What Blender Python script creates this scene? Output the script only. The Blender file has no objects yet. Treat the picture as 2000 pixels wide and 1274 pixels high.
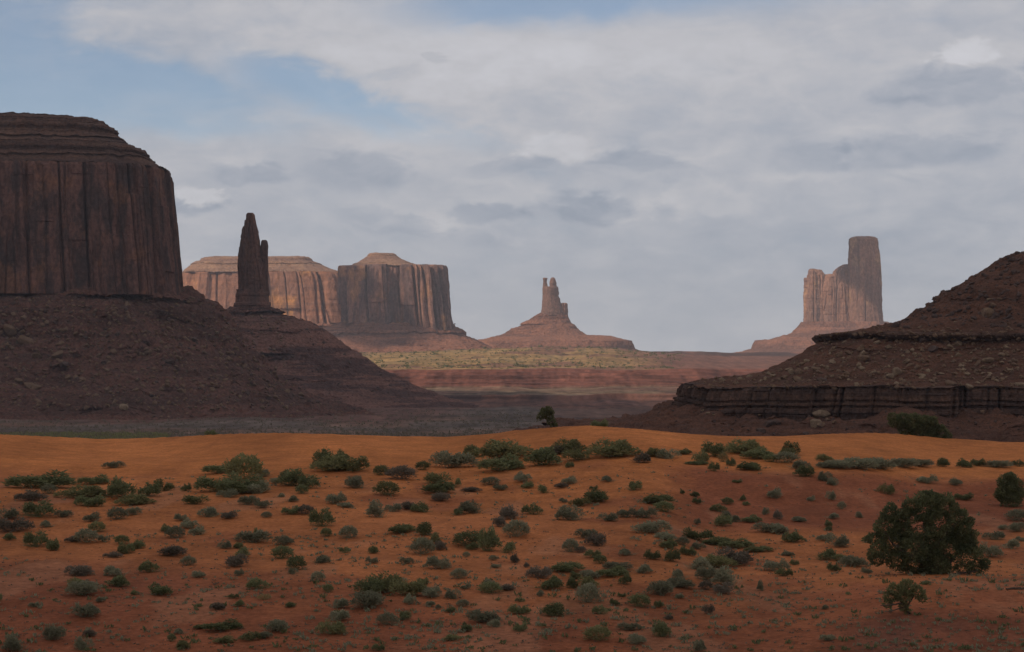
import bpy, bmesh, math, random
import numpy as np
from mathutils import Vector, Matrix

S = bpy.context.scene
COL = S.collection
R = math.radians
# ------------------------------------------------------------------ camera
F = 3732.0                     # focal length in pixels of the 2000 px wide photograph
PITCH = math.atan((700 - 637) / F)
cam = bpy.data.objects.new('camera', bpy.data.cameras.new('camera'))
COL.objects.link(cam)
cam.data.sensor_width = 36.0
cam.data.lens = 36.0 * F / 2000.0
cam.data.clip_start = 0.5
cam.data.clip_end = 60000
cam.rotation_euler = (R(90) + PITCH, 0, 0)
S.camera = cam
# ------------------------------------------------------------------ exposure
S.view_settings.view_transform = 'Standard'
S.view_settings.look = 'None'
S.view_settings.exposure = 0.0
S.view_settings.gamma = 1.0
S.view_settings.use_curve_mapping = False
S.cycles.use_denoising = True
S.cycles.max_bounces = 6
S.cycles.diffuse_bounces = 3
S.cycles.transmission_bounces = 4
S.cycles.transparent_max_bounces = 6
S.cycles.volume_bounces = 0
# ------------------------------------------------------------------ sun
SUN_EL, SUN_AZ = R(40), R(238)          # azimuth clockwise from +Y (the view direction)
TO_SUN = Vector((math.sin(SUN_AZ) * math.cos(SUN_EL), math.cos(SUN_AZ) * math.cos(SUN_EL), math.sin(SUN_EL)))
sun = bpy.data.objects.new('sun', bpy.data.lights.new('sun', 'SUN'))
COL.objects.link(sun)
sun.data.energy = 3.0
sun.data.angle = R(0.5)
sun.data.color = (1.0, 0.87, 0.70)
sun.rotation_euler = TO_SUN.to_track_quat('Z', 'Y').to_euler()


# ------------------------------------------------------------------ node helpers
class NT:
    def __init__(self, tree):
        self.t = tree
        self.t.nodes.clear()

    def n(self, kind, **kw):
        nd = self.t.nodes.new(kind)
        for k, v in kw.items():
            setattr(nd, k, v)
        return nd

    def put(self, sock, v):
        if isinstance(v, bpy.types.NodeSocket):
            self.t.links.new(v, sock)
        else:
            sock.default_value = v

    def m(self, op, a, b=0.0, c=None, clamp=False):
        nd = self.n('ShaderNodeMath', operation=op, use_clamp=clamp)
        self.put(nd.inputs[0], a)
        self.put(nd.inputs[1], b)
        if c is not None:
            self.put(nd.inputs[2], c)
        return nd.outputs[0]

    def add(self, *a):
        r = a[0]
        for x in a[1:]:
            r = self.m('ADD', r, x)
        return r

    def vm(self, v, s):
        nd = self.n('ShaderNodeVectorMath', operation='MULTIPLY')
        self.put(nd.inputs[0], v)
        nd.inputs[1].default_value = s
        return nd.outputs[0]

    def noise(self, vec, scale, detail=4.0, rough=0.55, dist=0.0):
        nd = self.n('ShaderNodeTexNoise')
        self.put(nd.inputs['Vector'], vec)
        nd.inputs['Scale'].default_value = scale
        nd.inputs['Detail'].default_value = detail
        nd.inputs['Roughness'].default_value = rough
        nd.inputs['Distortion'].default_value = dist
        return nd.outputs['Fac']

    def rng(self, v, a, b, c=0.0, d=1.0, smooth=False):
        nd = self.n('ShaderNodeMapRange', clamp=True)
        if smooth:
            nd.interpolation_type = 'SMOOTHSTEP'
        self.put(nd.inputs[0], v)
        for i, x in enumerate((a, b, c, d)):
            nd.inputs[1 + i].default_value = x
        return nd.outputs[0]

    def mix(self, f, a, b, blend='MIX'):
        nd = self.n('ShaderNodeMix', data_type='RGBA', blend_type=blend)
        self.put(nd.inputs[0], f)
        for s, v in ((nd.inputs[6], a), (nd.inputs[7], b)):
            self.put(s, v if isinstance(v, bpy.types.NodeSocket) else (*v, 1.0))
        return nd.outputs[2]


# ------------------------------------------------------------------ world: Nishita sky behind broken cloud
W = bpy.data.worlds.new('World')
S.world = W
W.use_nodes = True
w = NT(W.node_tree)
sky = w.n('ShaderNodeTexSky', sky_type='NISHITA')
sky.sun_disc = False
sky.sun_elevation = SUN_EL
sky.sun_rotation = SUN_AZ
sky.altitude = 1600
sky.air_density = 1.0
sky.dust_density = 0.6
sky.ozone_density = 1.5
bg_sky = w.n('ShaderNodeBackground')
w.put(bg_sky.inputs[0], sky.outputs[0])
bg_sky.inputs[1].default_value = 0.095
dirv = w.n('ShaderNodeTexCoord').outputs['Generated']
sep = w.n('ShaderNodeSeparateXYZ')
w.put(sep.inputs[0], dirv)
dx, dy, dz = sep.outputs
flat = w.vm(dirv, (1.0, 1.0, 2.3))
nA = w.noise(flat, 7.0, 7, 0.55, 0.3)
nB = w.noise(w.vm(dirv, (1.0, 1.0, 3.2)), 17.0, 8, 0.6, 0.4)
nC = w.noise(flat, 34.0, 7, 0.6, 0.5)
nD = w.noise(w.vm(dirv, (1.0, 1.0, 1.7)), 60.0, 6, 0.6, 0.3)
az = w.m('ARCTAN2', dx, dy)
el = w.m('ARCSINE', dz)
# azimuth and elevation with ragged edges, so that no cloud has a clean outline
azw = w.add(az, w.m('MULTIPLY', w.m('SUBTRACT', nB, 0.5), 0.055), w.m('MULTIPLY', w.m('SUBTRACT', nC, 0.5), 0.03))
elw = w.add(el, w.m('MULTIPLY', w.m('SUBTRACT', nA, 0.5), 0.02), w.m('MULTIPLY', w.m('SUBTRACT', nC, 0.5), 0.018))


def blob(x, y, rx, ry, amp, tilt=0.0, a=None, e=None):
    a0, e0 = math.atan((x - 1000) / F), (700 - y) / F
    ct, st = math.cos(R(tilt)), math.sin(R(tilt))
    u = w.m('SUBTRACT', azw if a is None else a, a0)
    v = w.m('SUBTRACT', elw if e is None else e, e0)
    p = w.m('MULTIPLY', w.add(w.m('MULTIPLY', u, ct), w.m('MULTIPLY', v, st)), F / rx)
    q = w.m('MULTIPLY', w.add(w.m('MULTIPLY', v, ct), w.m('MULTIPLY', u, -st)), F / ry)
    r2 = w.add(w.m('MULTIPLY', p, p), w.m('MULTIPLY', q, q))
    return w.m('MULTIPLY', w.m('EXPONENT', w.m('MULTIPLY', r2, -1.0)), amp)


def puff(x, y, rx, ry, amp, tilt=0.0):
    """a small heap of cloud: a firm ragged edge instead of a soft one"""
    b = blob(x, y, rx * 1.25, ry * 1.25, 1.0, tilt)
    b = w.m('MULTIPLY_ADD', w.m('SUBTRACT', nD, 0.5), w.m('MULTIPLY', w.m('MULTIPLY', b, w.m('SUBTRACT', 1.0, b)), 5.0), b)
    return w.m('MULTIPLY', w.rng(b, .22, .72, 0, 1, True), amp)


gaps = [(150, 215, 320, 60, 1.0, -3), (20, 110, 150, 120, .75, 0), (300, 170, 260, 34, .55, -14), (560, 160, 130, 40, .95, -12), (760, 225, 190, 36, .9, -12),
        (1060, 12, 270, 40, 1.15, 3), (1500, -40, 700, 70, .8, 0), (420, 262, 160, 22, .4, 0), (40, 30, 220, 40, .3, 0)]
gap = w.add(*[blob(*g) for g in gaps])
# away from the photographed strip: broken overcast
over = w.rng(el, 0.16, 0.35, 0.0, 1.0, True)
cov = w.add(1.02, w.m('MULTIPLY', w.m('SUBTRACT', nA, 0.5), 0.75), w.m('MULTIPLY', w.m('SUBTRACT', nB, 0.5), 0.75), w.m('MULTIPLY', w.m('SUBTRACT', nC, 0.5), 0.35), w.m('MULTIPLY', gap, -0.95), w.m('MULTIPLY', over, -0.12))
cov = w.rng(cov, -0.1, 1.0, 0.26, 0.97, True)
puffs = [(1890, 118, 52, 20, .10, 4), (1105, 302, 78, 26, .085, 0), (372, 388, 52, 18, .11, -8), (1390, 392, 90, 34, .05, 0), (1240, 402, 60, 24, .035, 0),
         (1890, 150, 110, 50, .03, 0), (860, 445, 60, 20, .05, 10), (960, 392, 60, 14, .04, 0), (1120, 375, 60, 14, .04, 0), (1790, 340, 70, 14, .04, 0), (1600, 340, 60, 12, .03, 0), (1250, 130, 420, 90, .07, 0), (640, 60, 260, 60, .045, 0), (800, 425, 150, 22, .06, 0), (900, 130, 250, 60, .04, 5), (700, 290, 400, 45, .03, 0)]
darks = [(1865, 178, 130, 36, .12, 3), (1790, 300, 130, 30, .10, 0), (1590, 305, 70, 24, .08, 0), (950, 415, 68, 20, .13, 0), (1130, 412, 85, 22, .12, 0), (1250, 322, 110, 14, .09, 0),
         (690, 330, 90, 40, .09, 0), (480, 345, 80, 22, .10, 0), (760, 440, 100, 22, .09, -10), (380, 412, 60, 12, .10, 0), (865, 112, 22, 10, .10, 0), (1000, 325, 90, 14, .07, 0),
         (1700, 500, 800, 150, .06, 0), (960, 475, 60, 14, .06, 0), (1740, 205, 60, 12, .07, 0), (600, 310, 60, 30, .05, 0)]
lum = w.add(0.495, w.m('MULTIPLY', w.m('SUBTRACT', nC, 0.5), 0.17), w.m('MULTIPLY', w.m('SUBTRACT', nB, 0.5), 0.13), w.m('MULTIPLY', w.m('SUBTRACT', nA, 0.5), 0.10), w.m('MULTIPLY', w.m('SUBTRACT', nD, 0.5), 0.08),
            *[puff(*b) for b in puffs[:5]], *[blob(*b) for b in puffs[5:]], *[w.m('MULTIPLY', puff(*b), -0.72) for b in darks[:12]], *[w.m('MULTIPLY', blob(*b), -0.8) for b in darks[12:]])
ccol = w.mix(w.rng(lum, 0.31, 0.54), (0.775, 0.90, 1.13), (0.975, 0.967, 1.02))
bg_cloud = w.n('ShaderNodeBackground')
w.put(bg_cloud.inputs[0], ccol)
w.put(bg_cloud.inputs[1], lum)
mixsh = w.n('ShaderNodeMixShader')
w.put(mixsh.inputs[0], cov)
w.put(mixsh.inputs[1], bg_sky.outputs[0])
w.put(mixsh.inputs[2], bg_cloud.outputs[0])
w.put(w.n('ShaderNodeOutputWorld').inputs[0], mixsh.outputs[0])


# ------------------------------------------------------------------ numpy noise
def _hash(ix, iy, iz, seed):
    h = (ix.astype(np.int64) * 73856093) ^ (iy.astype(np.int64) * 19349663) ^ (iz.astype(np.int64) * 83492791) ^ (seed * 2654435761 & 0x7fffffff)
    h = (h & 0xffffffff).astype(np.uint64)
    h = ((h ^ (h >> np.uint64(15))) * np.uint64(0x2c1b3c6d)) & np.uint64(0xffffffff)
    h = ((h ^ (h >> np.uint64(12))) * np.uint64(0x297a2d39)) & np.uint64(0xffffffff)
    h = h ^ (h >> np.uint64(15))
    return h.astype(np.float64) / 4294967295.0


def vn(x, y, z, seed=0):
    """value noise, 0..1"""
    x, y, z = np.broadcast_arrays(np.asarray(x, float), np.asarray(y, float), np.asarray(z, float))
    ix, iy, iz = np.floor(x), np.floor(y), np.floor(z)
    fx, fy, fz = x - ix, y - iy, z - iz
    fx, fy, fz = (t * t * t * (t * (t * 6 - 15) + 10) for t in (fx, fy, fz))
    r = 0
    for a in (0, 1):
        wa = fx if a else 1 - fx
        for b in (0, 1):
            wb = wa * (fy if b else 1 - fy)
            for c in (0, 1):
                r = r + wb * (fz if c else 1 - fz) * _hash(ix + a, iy + b, iz + c, seed)
    return r


def fbm(x, y, z, seed=0, octv=4, gain=0.5):
    """-1..1"""
    r, a, s = 0, 1.0, 0
    for o in range(octv):
        k = 2.03 ** o
        r = r + a * (vn(x * k, y * k, z * k, seed + o * 17) * 2 - 1)
        s += a
        a *= gain
    return r / s


def cells(s, seed):
    i = np.floor(s)
    z = np.zeros_like(i)
    return _hash(i, z, z, seed)


def ss(x, a, b):
    t = np.clip((np.asarray(x, float) - a) / (b - a), 0, 1)
    return t * t * (3 - 2 * t)


def zrow(y, D):
    """height of what shows at photo row y when it stands D metres ahead"""
    v = (637 - np.asarray(y, float)) / F
    return D * (math.sin(PITCH) + v * math.cos(PITCH)) / (math.cos(PITCH) - v * math.sin(PITCH))


def xcol(x, D):
    return (np.asarray(x, float) - 1000) / F * D


# ------------------------------------------------------------------ mesh helpers
def mesh_from(name, verts, faces, mat, smooth=False):
    me = bpy.data.meshes.new(name)
    verts = np.ascontiguousarray(verts, np.float32)
    faces = np.ascontiguousarray(faces, np.int32)
    k = faces.shape[1]
    me.vertices.add(len(verts))
    me.vertices.foreach_set('co', verts.ravel())
    me.loops.add(faces.size)
    me.loops.foreach_set('vertex_index', faces.ravel())
    me.polygons.add(len(faces))
    me.polygons.foreach_set('loop_start', np.arange(0, faces.size, k, dtype=np.int32))
    if smooth:
        me.polygons.foreach_set('use_smooth', np.ones(len(faces), bool))
    me.update(calc_edges=True)
    me.materials.append(mat)
    return me


def link(name, me, parent=None, loc=(0, 0, 0)):
    o = bpy.data.objects.new(name, me)
    COL.objects.link(o)
    o.location = loc
    if parent is not None:
        o.parent = parent
    return o


def tag(o, label=None, cat=None, group=None, kind=None):
    for k, v in (('label', label), ('category', cat), ('group', group), ('kind', kind)):
        if v:
            o[k] = v
    return o


def grid_faces(nr, nc, wrap=False):
    r = np.arange(nr - 1)[:, None]
    c = np.arange(nc if wrap else nc - 1)[None, :]
    a = r * nc + c
    b = r * nc + (c + 1) % nc
    return np.stack([a, b, b + nc, a + nc], -1).reshape(-1, 4)


# ------------------------------------------------------------------ materials
def new_mat(name):
    m = bpy.data.materials.new(name)
    m.use_nodes = True
    return m, NT(m.node_tree)


def finish(t, col, rough=0.95, height=None, bump=0.5, dist=1.0, spec=0.1):
    b = t.n('ShaderNodeBsdfPrincipled')
    t.put(b.inputs['Base Color'], col)
    b.inputs['Roughness'].default_value = rough
    b.inputs['Specular IOR Level'].default_value = spec
    if height is not None:
        bp = t.n('ShaderNodeBump')
        bp.inputs['Strength'].default_value = bump
        bp.inputs['Distance'].default_value = dist
        t.put(bp.inputs['Height'], height)
        t.put(b.inputs['Normal'], bp.outputs[0])
    t.put(t.n('ShaderNodeOutputMaterial').inputs[0], b.outputs[0])


def rock_mat(name, base, varnish, fresh, band, unit, streak=0.5, strata=0.3, fresh_amt=0.3, bump=0.6):
    """sandstone: dark desert varnish hanging down in streaks, fresh orange scars, level beds; unit = metres of one feature"""
    m, t = new_mat(name)
    p = t.n('ShaderNodeNewGeometry').outputs['Position']
    k = 1.0 / unit
    n_str = t.noise(t.vm(p, (1, 1, 0.13)), k * 1.6, 6, 0.6, 0.08)
    n_big = t.noise(t.vm(p, (1, 1, 0.4)), k * 0.45, 4, 0.6, 0.1)
    n_bed = t.noise(t.vm(p, (0.04, 0.04, 1)), k * 2.6, 5, 0.65, 0.2)
    n_fine = t.noise(t.vm(p, (1, 1, 0.6)), k * 9, 6, 0.65)
    n_fr = t.noise(t.vm(p, (1, 1, 0.7)), k * 0.9, 5, 0.55, 0.25)
    c = t.mix(t.m('MULTIPLY', t.rng(n_str, 0.45, 0.58, smooth=True), streak), base, varnish)
    n_s2 = t.noise(t.vm(p, (1, 1, 0.05)), k * 4.5, 4, 0.55, 0.2)
    c = t.mix(t.m('MULTIPLY', t.rng(n_s2, 0.52, 0.60), streak * 0.42), c, varnish)
    c = t.mix(t.m('MULTIPLY', t.rng(n_big, 0.50, 0.62, smooth=True), streak * 0.8), c, varnish)
    c = t.mix(t.m('MULTIPLY', t.rng(n_fr, 0.55, 0.63, smooth=True), fresh_amt), c, fresh)
    c = t.mix(t.m('MULTIPLY', t.rng(n_bed, 0.44, 0.62), strata), c, band)
    g = t.rng(n_fine, 0.36, 0.64, 0.66, 1.30)
    rgb = t.n('ShaderNodeCombineColor')
    for i in range(3):
        t.put(rgb.inputs[i], g)
    c = t.mix(1.0, c, rgb.outputs[0], 'MULTIPLY')
    h = t.add(n_fine, t.m('MULTIPLY', n_str, 1.5), t.m('MULTIPLY', n_bed, 1.0))
    finish(t, c, 0.95, h, bump, unit * 0.12)
    return m


def talus_mat(name, base, dark, stone, unit, green=None, strata=0.4, stones=0.4):
    """loose slope: level beds showing through scree, pale blocks strewn over it"""
    m, t = new_mat(name)
    p = t.n('ShaderNodeNewGeometry').outputs['Position']
    k = 1.0 / unit
    n_bed = t.noise(t.vm(p, (0.06, 0.06, 1)), k * 2.2, 5, 0.6, 0.3)
    n_big = t.noise(p, k * 0.35, 5, 0.55, 0.5)
    n_fine = t.noise(p, k * 7, 6, 0.7)
    v = t.n('ShaderNodeTexVoronoi', feature='F1')
    t.put(v.inputs['Vector'], t.vm(p, (1, 1, 1.5)))
    v.inputs['Scale'].default_value = k * 3.2
    sepc = t.n('ShaderNodeSeparateColor')
    t.put(sepc.inputs[0], v.outputs['Color'])
    st = t.m('MULTIPLY', t.m('MULTIPLY', t.rng(v.outputs['Distance'], 0.30, 0.18), t.rng(sepc.outputs[0], 0.62, 0.70)), stones)
    c = t.mix(t.m('MULTIPLY', t.rng(n_bed, 0.475, 0.55), strata), base, dark)
    c = t.mix(t.m('MULTIPLY', t.rng(n_big, 0.45, 0.68), 0.5), c, dark)
    c = t.mix(st, c, stone)
    if green:
        c = t.mix(t.m('MULTIPLY', t.rng(t.noise(p, k * 5, 3), 0.60, 0.68), 0.7), c, green)
    g = t.rng(n_fine, 0.36, 0.64, 0.60, 1.38)
    rgb = t.n('ShaderNodeCombineColor')
    for i in range(3):
        t.put(rgb.inputs[i], g)
    c = t.mix(1.0, c, rgb.outputs[0], 'MULTIPLY')
    h = t.add(n_fine, t.m('MULTIPLY', st, 1.2), t.m('MULTIPLY', n_bed, 0.8))
    finish(t, c, 1.0, h, 0.7, unit * 0.14)
    return m


# ------------------------------------------------------------------ the ground: dune, valley floor, far terraces
CREST = np.array([(-900, 842), (-300, 846), (0, 848), (200, 857), (300, 855), (450, 847), (550, 845), (700, 849), (800, 852), (870, 853), (950, 848), (1000, 841), (1100, 833), (1150, 831),
                  (1250, 838), (1350, 848), (1430, 852), (1530, 852), (1620, 847), (1700, 845), (1750, 847), (1850, 856), (1950, 862), (2000, 864), (2300, 874), (3000, 880)], float)


def crest_Y(px):
    return 134 + 6 * np.sin(px / 310.0 + 0.7) + 3 * np.sin(px / 127.0)


ROWS = np.array([(150, 905), (200, 896), (300, 878), (450, 858), (620, 847), (800, 829), (1000, 812), (1250, 799), (1330, 795), (1440, 784), (1452, 781), (1466, 771), (1640, 765), (1840, 758),
                 (1845, 754), (1868, 752.5), (1873, 748), (1900, 746), (1906, 741), (1930, 740), (1935, 735), (1958, 733), (1964, 727.5), (1990, 726), (1996, 722), (2020, 721), (2300, 714), (2700, 697), (3000, 689), (3400, 689), (3430, 694), (3600, 694), (9000, 697)], float)


def ground_z(X, Y):
    X, Y = np.asarray(X, float), np.asarray(Y, float)
    Ys = np.maximum(Y, 20.0)
    px = 1000 + F * X / Ys
    pc = np.clip(px, -900, 3000)
    Yc = crest_Y(pc)
    zc = zrow(np.interp(pc, CREST[:, 0], CREST[:, 1]), Yc)
    lin = -8.5 + 0.044 * (Y - 55)
    lin_c = -8.5 + 0.044 * (Yc - 55)
    fg = lin + (zc - lin_c) * ss(Y, 85, Yc)
    fg = fg + 0.30 * fbm(X / 13, Y / 13, 0, 3, 3) * (1 - ss(Y, Yc - 26, Yc - 8)) + 0.05 * fbm(X / 1.7, Y / 1.7, 0, 5, 3) * (1 - ss(Y, Yc - 24, Yc - 10))
    # the eroded red bank on the right, and the nearer swell in front of the juniper
    mr = ss(px, 1240, 1420)
    fg = fg - 0.75 * mr * ss(Y, 62, 84) * (1 - ss(Y, 97 + 3 * fbm(X / 6, 0, 0, 9, 2), 106 + 3 * fbm(X / 6, 0, 0, 9, 2)))
    fg = fg + 0.55 * ss(px, 1420, 1850) * np.exp(-((Y - 63) / 7.0) ** 2)
    lee = zc - 0.30 * (Y - Yc) - 0.002 * (Y - Yc) ** 2
    # valley and terraces, the ledge lines wandering with the rock
    u = X / np.maximum(Y, 60)
    Yw = Y * (1 + 0.05 * fbm(u * 22, Y / 900, 0, 21, 5) * ss(Y, 900, 1500) * (1 - ss(Y, 2900, 3300)))
    row = np.interp(Yw, ROWS[:, 0], ROWS[:, 1])
    row = row - 11 * np.exp(-((px - 1090) / 210) ** 2) * ss(Yw, 2200, 2900) * (1 - ss(Yw, 3100, 3390))
    row = row + 10 * ss(px, 1180, 1420) * ss(Yw, 2040, 2300) * (1 - ss(Yw, 3050, 3230))
    row = row + 4.0 * fbm(px / 75, Yw / 260, 0, 35, 4) * ss(Yw, 1280, 1420) * (1 - ss(Yw, 2900, 3100))
    row = row - 2.5 * (fbm(px / 60, 0, 0, 33, 3)) * ss(Yw, 3000, 3300) * (1 - ss(Yw, 3600, 5000))
    val = zrow(row, np.maximum(Y, 60))
    val = val + 3.2 * (np.abs(fbm(X / 38, Y / 130, 0, 43, 4)) - .25) * (ss(Yw, 1270, 1320) * (1 - ss(Yw, 1425, 1445)) + .35 * ss(Yw, 1845, 1870) * (1 - ss(Yw, 1995, 2030)))
    val = val + 0.0011 * np.minimum(Y, 2500) * fbm(X / 45, Y / 90, 0, 41, 4) * ss(Y, 250, 500) * (1 - 0.6 * ss(Y, 1400, 1600))
    back = np.maximum(lee, val)
    z = np.where(Y < Yc, fg, np.minimum(back, np.where(Y < Yc + 60, lee + 60 * ss(Y, Yc, Yc + 60), 1e6)))
    z = np.where((Y >= Yc), np.maximum(np.minimum(lee, 1e6), val) if True else z, z)
    return z


def ray_ground(px, py, y0=30.0, y1=148.0):
    """where the ray through a photo pixel first meets the near ground"""
    Y = np.linspace(y0, y1, 2400)
    X = xcol(px, Y)
    zr = zrow(py, Y)
    hit = np.nonzero(zr <= ground_z(X, Y))[0]
    i = hit[0] if len(hit) else len(Y) - 1
    return float(X[i]), float(Y[i])


def build_ground():
    AP = 60.0
    us = np.concatenate([np.linspace(-1.6, -0.36, 60)[:-1], np.linspace(-0.36, 0.36, 1050), np.linspace(0.36, 1.6, 60)[1:]])
    Yr = np.concatenate([np.linspace(-40, 40, 24)[:-1], np.linspace(40, 132, 330)[:-1], np.linspace(132, 170, 60)[:-1], np.geomspace(170, 1240, 120)[:-1],
                         np.linspace(1240, 1520, 130)[:-1], np.linspace(1520, 1760, 24)[:-1], np.linspace(1760, 2080, 210)[:-1], np.linspace(2080, 3000, 60)[:-1],
                         np.linspace(3000, 3650, 80)[:-1], np.geomspace(3650, 9000, 40)])
    U, Y = np.meshgrid(us, Yr)
    X = U * (Y + AP)
    Z = ground_z(X, Y)
    nr, nc = X.shape
    verts = np.stack([X, Y, Z], -1).reshape(-1, 3)
    m, t = new_mat('desert_ground')
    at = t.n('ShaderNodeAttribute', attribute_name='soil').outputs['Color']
    p = t.n('ShaderNodeNewGeometry').outputs['Position']
    fine = t.noise(p, 5.0, 6, 0.65)
    mid = t.noise(p, 0.6, 5, 0.6, 0.4)
    far = t.noise(t.vm(p, (1, 0.35, 1)), 0.12, 6, 0.7)
    g = t.m('MULTIPLY', t.rng(fine, 0.34, 0.66, 0.74, 1.20), t.m('MULTIPLY', t.rng(mid, 0.36, 0.64, 0.84, 1.13), t.rng(far, 0.36, 0.64, 0.80, 1.18)))
    rgb = t.n('ShaderNodeCombineColor')
    for i in range(3):
        t.put(rgb.inputs[i], g)
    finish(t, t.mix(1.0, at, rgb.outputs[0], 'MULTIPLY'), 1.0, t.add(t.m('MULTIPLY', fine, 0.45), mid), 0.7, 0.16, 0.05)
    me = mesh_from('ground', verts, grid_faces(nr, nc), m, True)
    # ground colours, mostly soils, zone by zone
    Ys = np.maximum(Y, 20.0)
    px = 1000 + F * X / Ys
    Yc = crest_Y(np.clip(px, -900, 3000))
    C = np.empty(X.shape + (3,))
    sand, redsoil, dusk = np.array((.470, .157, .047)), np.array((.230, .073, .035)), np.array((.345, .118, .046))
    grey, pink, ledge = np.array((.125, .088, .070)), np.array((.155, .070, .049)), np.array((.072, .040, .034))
    redcl, grass, tan, farred = np.array((.150, .057, .039)), np.array((.285, .172, .070)), np.array((.165, .108, .068)), np.array((.155, .067, .047))

    def lay(c, mask):
        nonlocal C
        C = C * (1 - mask[..., None]) + c * mask[..., None]
    C[:] = sand
    nz = fbm(X / 16, Y / 16, 0, 51, 4)
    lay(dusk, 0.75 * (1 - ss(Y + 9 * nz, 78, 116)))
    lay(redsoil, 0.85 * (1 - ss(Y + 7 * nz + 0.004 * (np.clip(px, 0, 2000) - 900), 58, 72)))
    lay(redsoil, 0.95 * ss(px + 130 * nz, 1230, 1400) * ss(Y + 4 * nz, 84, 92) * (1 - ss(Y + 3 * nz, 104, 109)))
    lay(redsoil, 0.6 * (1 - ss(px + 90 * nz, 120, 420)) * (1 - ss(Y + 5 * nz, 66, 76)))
    lay(np.array((.13, .052, .034)), 0.8 * ss(px + 60 * nz, 1560, 1760) * (1 - ss(Y + 1.5 * nz, 57.5, 59.5)))  # darker strip across the near right corner of the ground
    lay(redsoil, .55 * ss(fbm(X / 4.5, Y / 9, 0, 53, 4), .08, .32) * (1 - ss(Y, 100, 116)))
    lay(np.array((.36, .16, .085)), .4 * ss(fbm(X / 2.5, Y / 7, 0, 54, 4), .15, .4) * (1 - ss(Y, 95, 112)))
    # behind the dune
    lay(redsoil * 0.85, ss(Y, Yc + 2, Yc + 6))
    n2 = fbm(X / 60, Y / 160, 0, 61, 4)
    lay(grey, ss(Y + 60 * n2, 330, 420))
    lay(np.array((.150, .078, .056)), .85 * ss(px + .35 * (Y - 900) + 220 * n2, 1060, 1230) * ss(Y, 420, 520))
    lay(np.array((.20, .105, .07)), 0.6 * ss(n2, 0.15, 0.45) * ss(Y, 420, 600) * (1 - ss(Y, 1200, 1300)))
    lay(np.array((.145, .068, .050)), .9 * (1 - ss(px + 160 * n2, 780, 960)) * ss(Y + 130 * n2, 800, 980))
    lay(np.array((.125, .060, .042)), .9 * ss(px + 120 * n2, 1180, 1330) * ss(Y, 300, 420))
    u = X / np.maximum(Y, 60)
    Yw = Y * (1 + 0.05 * fbm(u * 22, Y / 900, 0, 21, 5) * ss(Y, 900, 1500) * (1 - ss(Y, 2900, 3300)))
    n3 = fbm(X / 120, Y / 300, 0, 71, 4)
    lay(pink, ss(Yw + 60 * n3, 1270, 1330))
    lay(ledge, ss(Yw, 1432, 1442) * (1 - ss(Yw, 1468, 1474)) * ss(fbm(X / 40, Y / 300, 0, 74, 4), -.25, .05))
    lay(ledge, .7 * ss(fbm(X / 55, Y / 14, 0, 75, 4), .05, .3) * ss(Yw, 1290, 1320) * (1 - ss(Yw, 1425, 1435)))
    lay(tan, ss(Yw, 1468, 1480) * (1 - ss(Yw, 1835, 1850)))
    lay(pink, .7 * ss(fbm(X / 70, Y / 35, 0, 76, 4), -.05, .3) * ss(Yw, 1468, 1480) * (1 - ss(Yw, 1835, 1850)))
    lay(ledge, 0.6 * ss(fbm(X / 200, Y / 25, 0, 73, 3), 0.1, 0.4) * ss(Yw, 1500, 1540) * (1 - ss(Yw, 1640, 1700)))
    lay(redcl, ss(Yw, 1838, 1850))
    lay(redcl * 0.66, 0.75 * ss(np.sin(Z * 2.4 + .7 * n3), 0.35, 0.8) * ss(Yw, 1850, 1860) * (1 - ss(Yw, 1975, 1985)))
    gm = ss(px + 70 * n3, 560, 720) * (1 - ss(px + 0.10 * (Yw - 2100) + 90 * n3, 1180, 1400))
    lay(pink, ss(Yw, 2000, 2020))
    lay(grass, 0.92 * gm * ss(Yw + 40 * n3, 2010, 2060) * (1 - ss(Yw, 3040, 3100)))
    lay(np.array((.20, .14, .075)), 0.5 * gm * ss(fbm(X / 26, Y / 60, 0, 77, 3), 0.05, 0.5) * ss(Yw, 2040, 2100) * (1 - ss(Yw, 3040, 3100)))
    lay(pink, .8 * ss(fbm(X / 60, Y / 110, 0, 79, 4) + .0006 * (px - 950), -.02, .3) * ss(Yw, 2020, 2060) * (1 - ss(Yw, 3040, 3100)))
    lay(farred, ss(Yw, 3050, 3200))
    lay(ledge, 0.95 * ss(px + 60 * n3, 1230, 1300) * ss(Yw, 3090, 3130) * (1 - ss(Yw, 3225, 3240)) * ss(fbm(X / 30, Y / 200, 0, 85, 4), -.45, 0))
    C *= (1 + ss(Y, 400, 600) * np.clip(.55 * fbm(X / 5, Y / 70, 0, 80, 5, .65) + .40 * fbm(X / 40, Y / 45, 0, 81, 4) + .25 * fbm(Y / 9, X / 300, 0, 82, 3), -.6, .7))[..., None]
    beds = (vn(Yw / 4.0, X / 420, 0, 86) > .66) * ss(fbm(X / 60, Y / 120, 0, 87, 4), -.25, 0) * ss(Yw, 1285, 1300) * (1 - ss(Yw, 1995, 2005))
    C *= (1 - .42 * beds)[..., None]
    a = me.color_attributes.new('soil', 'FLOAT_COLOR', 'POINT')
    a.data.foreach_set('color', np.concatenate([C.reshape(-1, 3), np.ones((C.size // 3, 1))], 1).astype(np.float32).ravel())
    return tag(link('ground', me), kind='structure')


build_ground()


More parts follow.
